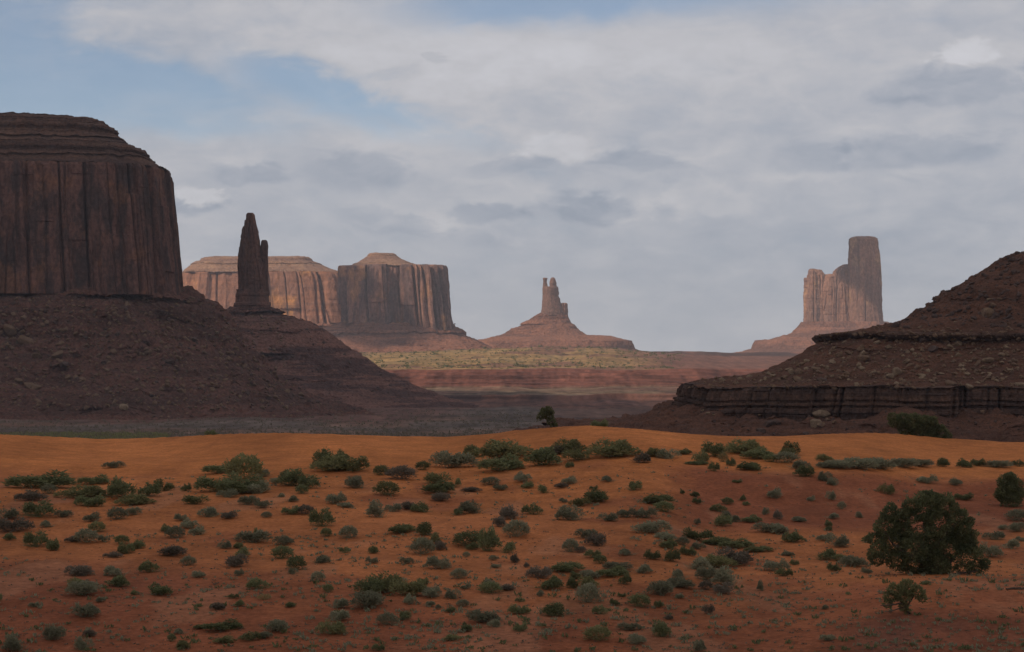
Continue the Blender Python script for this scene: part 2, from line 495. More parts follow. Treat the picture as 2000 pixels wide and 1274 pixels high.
# ------------------------------------------------------------------ rock bodies: plan outlines stacked level by level
def rock(name, levels, D, kz, mat, parent, nexp=2.6, nth=300, seed=1, style='cliff', unit=10.0, amp=1.0, rowpx=1.6, cap=True, smooth=False, bandamp=0.3, bandh=0.5, skew=0.0, zw=0.0, zl=25.0):
    """levels: (photo row, left column, right column, half depth in metres), top to bottom. unit: width of one rock column in metres."""
    L = np.array(levels, float)
    Z0 = zrow(L[:, 0], D - kz * L[:, 3])
    A0, X0 = xcol(1000 + (L[:, 2] - L[:, 1]) / 2, D), xcol((L[:, 1] + L[:, 2]) / 2, D)
    ts = [0.0]
    for i in range(len(L) - 1):
        k = max(1, int(math.ceil((abs(L[i + 1, 0] - L[i, 0]) + 0.35 * abs(L[i + 1, 2] - L[i, 2])) / rowpx)))
        ts += list(i + np.arange(1, k + 1) / k)
    ts, idx = np.array(ts), np.arange(len(L))
    Zr, Ar, Xr, Hr = (np.interp(ts, idx, q) for q in (Z0, A0, X0, L[:, 3]))
    mid = len(ts) // 2
    th = np.linspace(0, 2 * math.pi, 4001)
    e = 2.0 / nexp
    cx, sy = np.sign(np.cos(th)) * np.abs(np.cos(th)) ** e, np.sign(np.sin(th)) * np.abs(np.sin(th)) ** e
    dl = np.hypot(np.diff(cx * Ar[mid]), np.diff(sy * Hr[mid])) * np.where(np.sin((th[1:] + th[:-1]) / 2) < 0.25, 3.0, 1.0)
    al = np.concatenate([[0], np.cumsum(dl)])
    t2 = np.interp(np.linspace(0, al[-1], nth, endpoint=False), al, th)
    c, s = np.cos(t2), np.sin(t2)
    cx, sy = np.sign(c) * np.abs(c) ** e, np.sign(s) * np.abs(s) ** e
    arc = np.interp(t2, th, np.concatenate([[0], np.cumsum(np.hypot(np.diff(np.sign(np.cos(th)) * np.abs(np.cos(th)) ** e * Ar[mid]), np.diff(np.sign(np.sin(th)) * np.abs(np.sin(th)) ** e * Hr[mid])))]))
    X = Xr[:, None] + Ar[:, None] * cx
    Y = D + Hr[:, None] * sy
    Z = np.repeat(Zr[:, None], nth, 1)
    nx, ny = np.sign(cx) * np.abs(cx) ** (nexp - 1) / Ar[:, None], np.sign(sy) * np.abs(sy) ** (nexp - 1) / np.maximum(Hr[:, None], 0.1)
    ln = np.hypot(nx, ny) + 1e-9
    nx, ny = nx / ln, ny / ln
    k = 1.0 / unit
    per = arc[-1] + (arc[-1] - arc[-2])
    Xm, Ym = (Xr[mid] + Ar[mid] * cx)[None, :] + 0 * Z, (D + Hr[mid] * sy)[None, :] + 0 * Z
    if style == 'cliff':
        wob = 0.22 * fbm(Xm * k * .5, Ym * k * .5, Z * k * .25, seed + 5, 3)
        s1 = arc[None, :] * k + wob
        d = 0.85 * (cells(s1, seed) - 0.5) + 0.34 * (cells(s1 * 2.7 + 3.3, seed + 1) - 0.5) + 0.55 * fbm(Xm * k * .35, Ym * k * .35, Z * k * .03, seed + 2, 3)
        crack = np.exp(-((vn(Xm * k * .9, Ym * k * .9, Z * k * .035, seed + 3) - 0.5) / 0.040) ** 2)
        d = d - .8 * crack - .4 * np.exp(-((vn(Xm * k * 2.3, Ym * k * 2.3, Z * k * .08, seed + 33) - 0.5) / 0.035) ** 2) + 0.20 * fbm(Xm * k * 2, Ym * k * 2, Z * k * .7, seed + 4, 4)
        # slabs that broke away part of the way up
        zz = np.floor(Z * k * .35 + 1.7 * cells(s1 * 1.3, seed + 8))
        d = d + 0.38 * (_hash(np.floor(s1 * 1.3), zz, zz * 0, seed + 9) - 0.5)
    elif style == 'beds':
        d = 0.8 * (fbm(X * k, Y * k, Z * k * .6, seed + 2, 4)) + 0.35 * (cells(arc[None, :] * k * 2 + 0.5 * fbm(X * k, Y * k, Z * k, seed, 2), seed + 1) - .5)
    else:   # talus
        g = fbm(X * k * .8, Y * k * .8, Z * k * .12, seed + 2, 4)
        d = 1.2 * g + 0.5 * fbm(X * k * 3, Y * k * 3, Z * k * 3, seed + 4, 3)
    bz = Z / (bandh * unit) + 0.5 * fbm(X * k * .3, Y * k * .3, 0, seed + 6, 2)
    bed = np.floor(bz)
    fade = 1.0 if style != 'talus' else (1 - ss(ts / ts[-1], .45, .85))[:, None] * ss(fbm(X * k * .22, Y * k * .22, Z * k * .5, seed + 21, 3), -.1, .3)
    d = d - d.mean() + fade * bandamp * 2 * (_hash(bed, bed * 0, bed * 0, seed + 7) - 0.5)
    d = d * unit * 0.32 * amp
    lim = 0.55 * np.minimum(Ar, Hr)[:, None]
    d = np.clip(d, -lim, lim)
    X, Y = X + nx * d, Y + ny * d
    X = X + skew * (Y - D)
    if zw:
        Z = Z + zw * fbm(X / zl, Y / zl, 0, 301, 4)
    if style != 'cliff':
        Z = Z + 0.11 * unit * amp * fbm(X * k * 2, Y * k * 2, 0, seed + 11, 3) + 0.05 * unit * amp * fbm(X * k * 9, Y * k * 9, 0, seed + 12, 2)
    if cap:
        rings = []
        top = np.stack([X[0], Y[0], Z[0]], -1)
        cen = np.array((X[0].mean(), Y[0].mean(), 0.0))
        for q in (0.0, .12, .3, .5, .72, .93):
            r = cen + (top - cen) * q
            r[:, 2] = top[:, 2].mean() * (1 - q) + top[:, 2] * q + 0.12 * unit * amp * (1 - q ** 3) * fbm(r[:, 0] * k * 2, r[:, 1] * k * 2, 0, seed + 13, 3)
            rings.append(r)
        allr = np.concatenate([np.array(rings), np.stack([X, Y, Z], -1)], 0)
    else:
        allr = np.stack([X, Y, Z], -1)
    nr = allr.shape[0]
    return mesh_from(name, allr.reshape(-1, 3), grid_faces(nr, nth, True)[:, ::-1], mat, smooth), (X, Y, Z)


def merge(name, meshes, mat):
    """several bodies of one part become one mesh"""
    V, Fc, off = [], [], 0
    for me in meshes:
        v = np.empty(len(me.vertices) * 3, np.float32)
        me.vertices.foreach_get('co', v)
        f = np.empty(len(me.loops), np.int32)
        me.loops.foreach_get('vertex_index', f)
        V.append(v.reshape(-1, 3))
        Fc.append(f.reshape(-1, 4) + off)
        off += len(V[-1])
    out = mesh_from(name, np.concatenate(V), np.concatenate(Fc), mat)
    for me in meshes:
        bpy.data.meshes.remove(me)
    return out


def thing(name, label, cat, loc, group=None):
    return tag(link(name, None, None, loc), label, cat, group)


def part(name, me, root, label=None):
    """a part built in world coordinates under a root that stands elsewhere"""
    me.transform(Matrix.Translation(-root.location))
    o = link(name, me, root)
    if label:
        o['label'] = label
    return o


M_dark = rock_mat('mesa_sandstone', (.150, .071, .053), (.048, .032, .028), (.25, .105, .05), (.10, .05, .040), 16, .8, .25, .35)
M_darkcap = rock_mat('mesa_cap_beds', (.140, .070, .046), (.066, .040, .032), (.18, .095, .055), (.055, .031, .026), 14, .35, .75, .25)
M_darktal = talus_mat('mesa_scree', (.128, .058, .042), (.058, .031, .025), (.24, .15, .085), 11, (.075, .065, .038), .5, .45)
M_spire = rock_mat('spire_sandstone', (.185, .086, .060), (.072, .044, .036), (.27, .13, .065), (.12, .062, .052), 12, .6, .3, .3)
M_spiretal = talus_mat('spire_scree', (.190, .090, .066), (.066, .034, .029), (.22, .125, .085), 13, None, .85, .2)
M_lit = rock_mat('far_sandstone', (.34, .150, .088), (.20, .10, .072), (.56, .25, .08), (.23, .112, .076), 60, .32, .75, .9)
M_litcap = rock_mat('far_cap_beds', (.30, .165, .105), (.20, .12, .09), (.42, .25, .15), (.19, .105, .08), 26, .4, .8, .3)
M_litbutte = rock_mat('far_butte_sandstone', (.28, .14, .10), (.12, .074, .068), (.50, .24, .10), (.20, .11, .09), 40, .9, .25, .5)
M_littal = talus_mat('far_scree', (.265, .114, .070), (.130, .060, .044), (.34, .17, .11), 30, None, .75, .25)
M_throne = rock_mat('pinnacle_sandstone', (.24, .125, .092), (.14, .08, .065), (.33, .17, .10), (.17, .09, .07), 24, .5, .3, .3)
M_castle = rock_mat('tower_sandstone', (.32, .155, .10), (.17, .095, .075), (.52, .29, .15), (.25, .135, .105), 34, .6, .25, .5)
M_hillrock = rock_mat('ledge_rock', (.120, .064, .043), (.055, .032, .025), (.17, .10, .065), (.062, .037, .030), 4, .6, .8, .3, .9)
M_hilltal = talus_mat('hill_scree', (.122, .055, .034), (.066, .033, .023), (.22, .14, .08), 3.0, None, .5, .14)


def lv(rows, hd):
    """levels from (row, left, right): the depth follows the width"""
    return [(y, a, b, hd(b - a)) for y, a, b in rows]


# the great mesa on the left
D = 1150
mes = thing('mesa', 'huge dark mesa in shade with an overhanging rim, cut by the left edge', 'mesa', (float(xcol(-100, D)), D, -30))
mir = lambda rows: [(y, -380 - x, x) for y, x in rows]
hdm = lambda x0, h: (lambda wd: h * (0.35 + 0.65 * (wd / x0)))
capr = mir([(223, 150), (226, 196), (229, 210), (236, 217), (240, 229), (245, 229), (249, 224), (253, 223), (256, 232), (264, 244), (279, 279), (286, 284), (288, 291), (294, 287), (303, 301), (316, 325), (319, 329)])
cap_l = [(y, a, b, 104 * (0.62 + 0.38 * (b - 150) / 179)) for y, a, b in capr]
clif_l = [(y, a, b, 106 + h) for (y, a, b), h in zip(mir([(319, 324), (324, 327), (362, 330), (410, 334), (455, 338), (500, 343), (540, 347), (575, 350)]), (0, 1, 4, 8, 11, 14, 17, 20))]
tal_l = [(y, a, b, 113 + .40 * (b - 345)) for y, a, b in mir([(556, 342), (568, 358), (580, 378), (594, 402), (598, 414), (611, 418), (616, 423), (634, 432), (655, 446), (690, 474), (720, 505), (750, 540), (775, 576), (800, 618), (830, 710)])]
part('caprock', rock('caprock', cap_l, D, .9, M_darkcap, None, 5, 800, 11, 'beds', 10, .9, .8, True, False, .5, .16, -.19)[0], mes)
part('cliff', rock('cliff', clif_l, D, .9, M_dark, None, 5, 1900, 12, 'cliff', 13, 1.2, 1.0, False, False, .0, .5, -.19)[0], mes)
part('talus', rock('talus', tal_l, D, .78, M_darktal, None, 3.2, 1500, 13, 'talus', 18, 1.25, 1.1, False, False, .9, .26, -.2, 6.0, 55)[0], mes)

# the forked spire
D = 1400
spi = thing('rock_spire', 'slender dark forked rock spire on a pyramid of scree beside the huge mesa', 'rock spire', (float(xcol(492, D)), D, -30))
sp1 = lv([(416, 484, 492), (419, 482, 494), (429, 481, 496), (431, 479, 497), (441, 478, 499), (444, 475, 500), (453, 473, 502), (470, 470, 505), (485, 468, 507), (500, 466, 510), (520, 465, 515), (545, 466, 520), (560, 466, 521), (575, 463, 523)], lambda q: 0.42 * q / F * D + 1)
sp2 = lv([(469, 512, 519), (472, 510, 522), (480, 509, 523), (490, 509, 522.5), (510, 507, 523), (530, 505, 523.5), (565, 503, 524)], lambda q: 0.5 * q / F * D)
sp3 = lv([(566, 463, 523), (574, 461, 524), (590, 459, 526), (604, 457, 528)], lambda q: 0.5 * q / F * D)
a1 = rock('column', sp1, D, 0, M_spire, None, 2.6, 200, 21, 'cliff', 4.5, 1.0, .9, True, False, .12)[0]
a2 = rock('column', sp2, D - 2, 0, M_spire, None, 2.2, 60, 22, 'cliff', 3.5, .35, .9, True, False, .15)[0]
a3 = rock('column', sp3, D, 0, M_spire, None, 2.6, 150, 23, 'beds', 6, .6, .8, True, False, .5, .4)[0]
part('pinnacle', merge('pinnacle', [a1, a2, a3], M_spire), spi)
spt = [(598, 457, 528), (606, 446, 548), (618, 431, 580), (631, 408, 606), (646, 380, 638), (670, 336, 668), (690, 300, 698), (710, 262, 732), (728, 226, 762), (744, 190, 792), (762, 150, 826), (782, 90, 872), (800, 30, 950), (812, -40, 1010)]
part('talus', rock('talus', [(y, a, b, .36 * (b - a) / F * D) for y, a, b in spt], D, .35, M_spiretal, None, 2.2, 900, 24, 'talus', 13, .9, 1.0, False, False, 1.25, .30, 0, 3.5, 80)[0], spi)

# the long sunlit mesa behind the spire
D = 3650
lm = thing('mesa', 'long sunlit orange mesa partly hidden behind the forked spire', 'mesa', (float(xcol(510, D)), D, 0))
lmc = [(501, 402, 604, 60), (503, 394, 611, 75), (508, 391, 612, 80), (510, 383, 616, 84), (519, 366, 640, 95), (523, 359, 648, 105), (528, 357, 668, 112), (531, 356, 684, 116)]
lmw = [(531, 356, 684, 116), (545, 355, 690, 120), (580, 353, 696, 128), (610, 352, 700, 134), (640, 349, 706, 142)]
lmt = [(628, 340, 690, 140), (640, 320, 720, 165), (660, 280, 770, 205), (690, 220, 850, 270), (705, 180, 900, 310)]
part('caprock', rock('caprock', lmc, D, .9, M_litcap, None, 3.6, 500, 31, 'beds', 26, .6, .6, True, False, .5, .22, -.1)[0], lm)
part('cliff', rock('cliff', lmw, D, .9, M_lit, None, 3.6, 900, 32, 'cliff', 60, .9, .8, False, False, .0, .5, -.1)[0], lm)
part('talus', rock('talus', lmt, D, .8, M_littal, None, 3.0, 420, 33, 'talus', 40, .8, 1.0, False, False, .6, .3)[0], lm)

# the square butte at its right end
D = 3430
sb = thing('butte', 'square sunlit butte with a low flat crown, joined to the long mesa', 'butte', (float(xcol(772, D)), D, 0))
sbc = [(494, 726, 766, 22), (496, 721, 770, 26), (505, 709, 784, 40), (512, 700, 801, 60), (514, 690, 812, 72), (519, 682, 845, 85)]
sbl = [(517, 674, 857, 84), (519, 672, 859, 88), (524, 671, 861, 90), (545, 671, 863, 93), (580, 672, 867, 98), (610, 674, 870, 102), (645, 674, 876, 106)]
sbt = [(630, 655, 882, 108), (640, 636, 890, 125), (648, 620, 903, 136), (652, 616, 904, 140), (662, 590, 926, 165), (680, 550, 960, 205), (695, 500, 1010, 260), (704, 470, 1060, 300)]
part('caprock', rock('caprock', sbc, D, .85, M_litcap, None, 2.6, 300, 41, 'beds', 22, .5, .7, True, False, .5, .35)[0], sb)
part('cliff', rock('cliff', sbl, D, .85, M_litbutte, None, 3.4, 900, 42, 'cliff', 34, 1.7, .7, True, False, .0, .5, -.06)[0], sb)
part('talus', rock('talus', sbt, D, .75, M_littal, None, 2.6, 420, 43, 'talus', 34, .8, .9, False, False, .7, .3)[0], sb)

# the butte with two thin pinnacles
D = 3900
tb = thing('butte', 'small butte with two thin pinnacles and a right shoulder on a stepped cone', 'butte', (float(xcol(1085, D)), D, 0))
hw = lambda q: 0.5 * q / F * D
t1 = lv([(543, 1062, 1068), (545, 1061, 1069), (552, 1061.5, 1068.5), (558, 1061, 1070), (566, 1060, 1074)], hw)
t2 = lv([(542, 1079, 1082), (545, 1076, 1085), (552, 1074, 1087), (558, 1075, 1087), (566, 1073, 1090), (576, 1074, 1090)], hw)
t3 = lv([(560, 1061, 1088), (564, 1060, 1090), (578, 1060, 1090), (582, 1060, 1091.5), (590, 1059, 1093), (600, 1059, 1096), (616, 1057, 1099)], hw)
t4 = lv([(592, 1098, 1105), (594, 1095, 1107), (604, 1092, 1107.5), (620, 1088, 1109), (637, 1085, 1111)], hw)
part('pinnacle', merge('pinnacle', [rock('b', q, D, 0, M_throne, None, 2.3, n, 50 + i, 'cliff', 14, .55, .7, True, False, .2)[0] for i, (q, n) in enumerate(((t1, 50), (t2, 60), (t3, 130), (t4, 70)))], M_throne), tb)
ttal = [(611, 1056, 1100), (620, 1043, 1108), (632, 1024, 1114), (636, 1018, 1123), (641, 1000, 1125), (645, 996, 1130), (655, 980, 1150), (657, 972, 1196), (663, 945, 1218), (666, 912, 1233), (681, 890, 1238), (685, 880, 1246), (692, 860, 1275), (700, 820, 1320)]
part('talus', rock('talus', [(y, a, b, .34 * (b - a) / F * D) for y, a, b in ttal], D, .3, M_littal, None, 2.4, 420, 55, 'talus', 26, .6, .7, False, False, .8, .3)[0], tb)

# the castle: a tall tower with a lower jagged wing
D = 4300
cb = thing('butte', 'tall tower butte with a lower jagged lit wing on its left, near the right edge', 'butte', (float(xcol(1650, D)), D, 0))
c1 = lv([(462, 1673, 1698), (464, 1665, 1708), (467, 1661, 1712), (475, 1660, 1714), (481, 1660.5, 1714), (500, 1660, 1717), (530, 1660, 1719), (570, 1660, 1720), (605, 1660, 1721), (625, 1659, 1723), (650, 1657, 1726)], lambda q: .42 * q / F * D)
c2 = lv([(543, 1571, 1576), (546, 1570, 1578), (556, 1570.5, 1579), (570, 1570, 1582), (640, 1570, 1590)], lambda q: .7 * q / F * D)
c3 = lv([(525, 1584, 1590), (528, 1581, 1601), (532, 1580, 1607), (538, 1579, 1611), (560, 1577, 1614), (645, 1571, 1626)], lambda q: .5 * q / F * D)
c4 = lv([(536, 1612, 1640), (540, 1608, 1650), (560, 1600, 1660), (645, 1590, 1670)], lambda q: .36 * q / F * D)
c5 = lv([(517, 1648, 1663), (520, 1641, 1664), (526, 1634, 1664), (530, 1630, 1665), (560, 1622, 1667), (645, 1612, 1672)], lambda q: .42 * q / F * D)
c6 = lv([(530, 1630, 1637), (532, 1627, 1641), (545, 1625, 1645), (600, 1620, 1650)], lambda q: .7 * q / F * D)
c7 = lv([(527, 1596, 1603), (529, 1594, 1606), (540, 1592, 1609), (600, 1588, 1614)], lambda q: .8 * q / F * D)
part('tower', rock('tower', c1, D - 22, 0, M_castle, None, 5.0, 260, 61, 'cliff', 20, .6, .8, True, False, .12)[0], cb)
part('wing', merge('wing', [rock('b', q, D, 0, M_castle, None, 3.6, n, 62 + i, 'cliff', 15, 1.0, .7, True, False, .15)[0] for i, (q, n) in enumerate(((c2, 60), (c3, 140), (c4, 160), (c5, 140), (c6, 60), (c7, 60)))], M_castle), cb)
ctal = [(629, 1566, 1732), (640, 1560, 1750), (648, 1549, 1768), (652, 1541, 1780), (656, 1532, 1795), (663, 1508, 1820), (665.5, 1476, 1840), (682, 1469, 1850), (688, 1450, 1880), (694, 1400, 1930), (702, 1330, 2000)]
part('talus', rock('talus', [(y, a, b, .34 * (b - a) / F * D) for y, a, b in ctal], D, .2, M_littal, None, 2.4, 420, 67, 'talus', 30, .6, .7, True, False, .7, .3)[0], cb)

# the ledged hill on the right
D = 430
hill = thing('rocky_hill', 'dark rocky hillside with two level ledges and strewn boulders, cut by the right edge', 'rocky hill', (float(xcol(2200, D)), D, -16), None)
hill['kind'] = 'thing'
mr2 = lambda rows: [(y, x, 4700 - x, h) for y, x, h in rows]
up = mr2([(440, 2110, 16), (470, 2050, 20), (483, 2004, 24), (489, 1990, 25.5), (506, 1962, 28), (516, 1946, 29), (524, 1930, 30.5), (538, 1905, 32), (545, 1896, 33), (560, 1868, 35), (565, 1852, 36), (576, 1842, 37), (582, 1838, 37.5), (600, 1808, 39.5), (622, 1778, 42), (630, 1752, 44), (636, 1720, 46), (645, 1680, 48), (651, 1640, 50), (656, 1610, 51)])
led2 = mr2([(651, 1640, 50), (652, 1598, 52), (656, 1595, 52.5), (663, 1598, 52), (667, 1603, 51), (673, 1602, 51)])
mids = mr2([(666, 1608, 50.5), (676, 1590, 53), (692, 1568, 56), (712, 1532, 60), (728, 1500, 63), (738, 1470, 65), (744, 1430, 68), (748, 1385, 71), (753, 1352, 73)])
led1 = mr2([(750, 1372, 72), (752, 1348, 73.5), (757, 1345, 74), (775, 1343, 74.5), (792, 1339, 75), (812, 1336, 75.5), (845, 1330, 76)])
skirt = mr2([(799, 1352, 72), (806, 1336, 76), (814, 1300, 82), (824, 1276, 88), (838, 1258, 94), (860, 1205, 112), (890, 1000, 160)])
hp = dict(D=D, kz=.95, parent=None)
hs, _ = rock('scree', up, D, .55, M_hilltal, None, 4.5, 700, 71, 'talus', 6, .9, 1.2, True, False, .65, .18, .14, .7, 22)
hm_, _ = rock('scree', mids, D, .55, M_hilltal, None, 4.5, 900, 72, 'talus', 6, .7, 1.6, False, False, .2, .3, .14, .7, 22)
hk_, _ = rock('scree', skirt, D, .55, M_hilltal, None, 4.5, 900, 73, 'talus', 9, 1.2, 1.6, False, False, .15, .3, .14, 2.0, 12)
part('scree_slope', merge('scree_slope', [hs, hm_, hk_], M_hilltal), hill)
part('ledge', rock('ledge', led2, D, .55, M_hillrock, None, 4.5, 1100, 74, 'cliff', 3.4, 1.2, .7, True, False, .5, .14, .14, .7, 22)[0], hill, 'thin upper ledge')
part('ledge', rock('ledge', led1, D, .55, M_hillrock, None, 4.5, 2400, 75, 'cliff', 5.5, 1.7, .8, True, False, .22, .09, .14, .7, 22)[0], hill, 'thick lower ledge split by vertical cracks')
# ------------------------------------------------------------------ plants and stones
rs = np.random.RandomState(7)


def blades(P, Dn, ln, wd):
    """one pointed blade per point: base at P, growing along Dn"""
    n = len(P)
    side = np.cross(Dn, rs.normal(size=(n, 3)))
    side /= np.linalg.norm(side, axis=1)[:, None] + 1e-9
    ln, wd = np.broadcast_to(ln, n)[:, None], np.broadcast_to(wd, n)[:, None]
    a, b = P - side * wd * .35, P + side * wd * .35
    mid = P + Dn * ln * .55
    c, d = mid + side * wd * .5, P + Dn * ln
    e = mid - side * wd * .5
    V = np.stack([a, b, c, d, e], 1)
    i = np.arange(n)[:, None] * 5
    Fq = np.concatenate([i + np.array([[0, 1, 2, 4]]), i + np.array([[4, 2, 3, 3]])], 0)
    return V.reshape(-1, 3), Fq


def blade_mesh(name, parts, mat):
    """quads and the triangles of the tips, in one mesh"""
    V, Q, T, off = [], [], [], 0
    for P, Dn, ln, wd in parts:
        v, f = blades(P, Dn, ln, wd)
        n = len(P)
        V.append(v)
        Q.append(f[:n] + off)
        T.append(f[n:, :3] + off)
        off += len(v)
    V, Q, T = np.concatenate(V), np.concatenate(Q), np.concatenate(T)
    me = bpy.data.meshes.new(name)
    me.vertices.add(len(V))
    me.vertices.foreach_set('co', V.astype(np.float32).ravel())
    idx = np.concatenate([Q.ravel(), T.ravel()]).astype(np.int32)
    me.loops.add(len(idx))
    me.loops.foreach_set('vertex_index', idx)
    st = np.concatenate([np.arange(len(Q)) * 4, len(Q) * 4 + np.arange(len(T)) * 3]).astype(np.int32)
    me.polygons.add(len(st))
    me.polygons.foreach_set('loop_start', st)
    me.update(calc_edges=True)
    me.materials.append(mat)
    return me


def leaf_mat(name, a, b, scale=6.0, tint=0.25):
    m, t = new_mat(name)
    oc = t.n('ShaderNodeTexCoord').outputs['Object']
    oi = t.n('ShaderNodeObjectInfo').outputs['Random']
    n = t.noise(oc, scale, 4, 0.7)
    c = t.mix(t.rng(n, .38, .62), a, b)
    g = t.m('MULTIPLY', t.rng(oi, 0, 1, 1 - tint, 1 + tint), t.rng(t.noise(oc, scale * 9, 2), .35, .65, .82, 1.2))
    rgb = t.n('ShaderNodeCombineColor')
    for i in range(3):
        t.put(rgb.inputs[i], g)
    c = t.mix(1.0, c, rgb.outputs[0], 'MULTIPLY')
    d = t.n('ShaderNodeBsdfDiffuse')
    t.put(d.inputs[0], c)
    tr = t.n('ShaderNodeBsdfTranslucent')
    t.put(tr.inputs[0], c)
    mx = t.n('ShaderNodeMixShader')
    mx.inputs[0].default_value = .38
    t.put(mx.inputs[1], d.outputs[0])
    t.put(mx.inputs[2], tr.outputs[0])
    t.put(t.n('ShaderNodeOutputMaterial').inputs[0], mx.outputs[0])
    return m


LEAF = {'G': leaf_mat('leaf_dark_green', (.135, .142, .064), (.205, .200, .098)),
        'O': leaf_mat('leaf_olive', (.160, .150, .066), (.225, .205, .095)),
        'S': leaf_mat('leaf_grey_green', (.195, .185, .112), (.262, .240, .150)),
        'B': leaf_mat('leaf_grey_brown', (.150, .122, .086), (.205, .165, .122)),
        'J': leaf_mat('leaf_juniper', (.085, .095, .048), (.175, .172, .080), 2.2, .05),
        'Y': leaf_mat('leaf_straw', (.30, .22, .10), (.22, .19, .09))}
BARK = rock_mat('shrub_bark', (.12, .085, .06), (.06, .045, .035), (.15, .11, .08), (.09, .065, .05), .1, .5, .1, .1)


def shrub_mesh(seed, mat, lobes, n, spiky=0.5, flatness=1.0):
    """a dome about 1 wide and 1 high, made of lobes of fine upward leaf sprays on short stems"""
    global rs
    rs = np.random.RandomState(seed)
    P, Dn, ln = [], [], []
    L = []
    for i in range(lobes):
        a = rs.uniform(0, 6.28)
        r = rs.uniform(.12, .42) if lobes > 1 else 0
        hr = rs.uniform(.15, .30) if lobes > 1 else .45
        L.append((math.cos(a) * r, math.sin(a) * r, hr, rs.uniform(.50, 1.0) if lobes > 1 else .95))
    for x, y, hr, ht in L:
        k = int(n / lobes)
        d = rs.normal(size=(k, 3))
        d[:, 2] = np.abs(d[:, 2]) * 1.1 - .25
        d /= np.linalg.norm(d, axis=1)[:, None]
        rad = (rs.uniform(.35, 1.0, k) ** .55) * (1 + .42 * fbm(d[:, 0] * 2.5, d[:, 1] * 2.5, d[:, 2] * 2.5, seed, 3))
        p = np.stack([x + d[:, 0] * hr * rad, y + d[:, 1] * hr * rad, np.maximum(.36 * ht + d[:, 2] * rad * ht * .60, .0)], -1)
        g = d * (1 - spiky) + np.array((0, 0, 1)) * spiky + rs.normal(size=(k, 3)) * .35
        g /= np.linalg.norm(g, axis=1)[:, None]
        P.append(p)
        Dn.append(g)
        ln.append(rs.uniform(.05, .13, k))
    P, Dn, ln = np.concatenate(P), np.concatenate(Dn), np.concatenate(ln)
    stems = 70
    sp = np.stack([rs.normal(0, .10, stems), rs.normal(0, .10, stems), np.zeros(stems)], -1)
    sd = np.stack([rs.normal(0, .6, stems), rs.normal(0, .6, stems), np.abs(rs.normal(.7, .3, stems))], -1)
    sd /= np.linalg.norm(sd, axis=1)[:, None]
    return blade_mesh('shrub', [(P, Dn, ln, .036), (sp, sd, rs.uniform(.4, .75, stems), .014)], LEAF[mat])


PROTO = {}
for ci, cm in enumerate('GOSB'):
    PROTO[cm] = [shrub_mesh(100 + ci * 10 + v, cm, lob, n, sp) for v, (lob, n, sp) in enumerate(((5, 1700, .45), (7, 2100, .35), (4, 1300, .6), (1, 1300, .5), (6, 1500, .7)))]

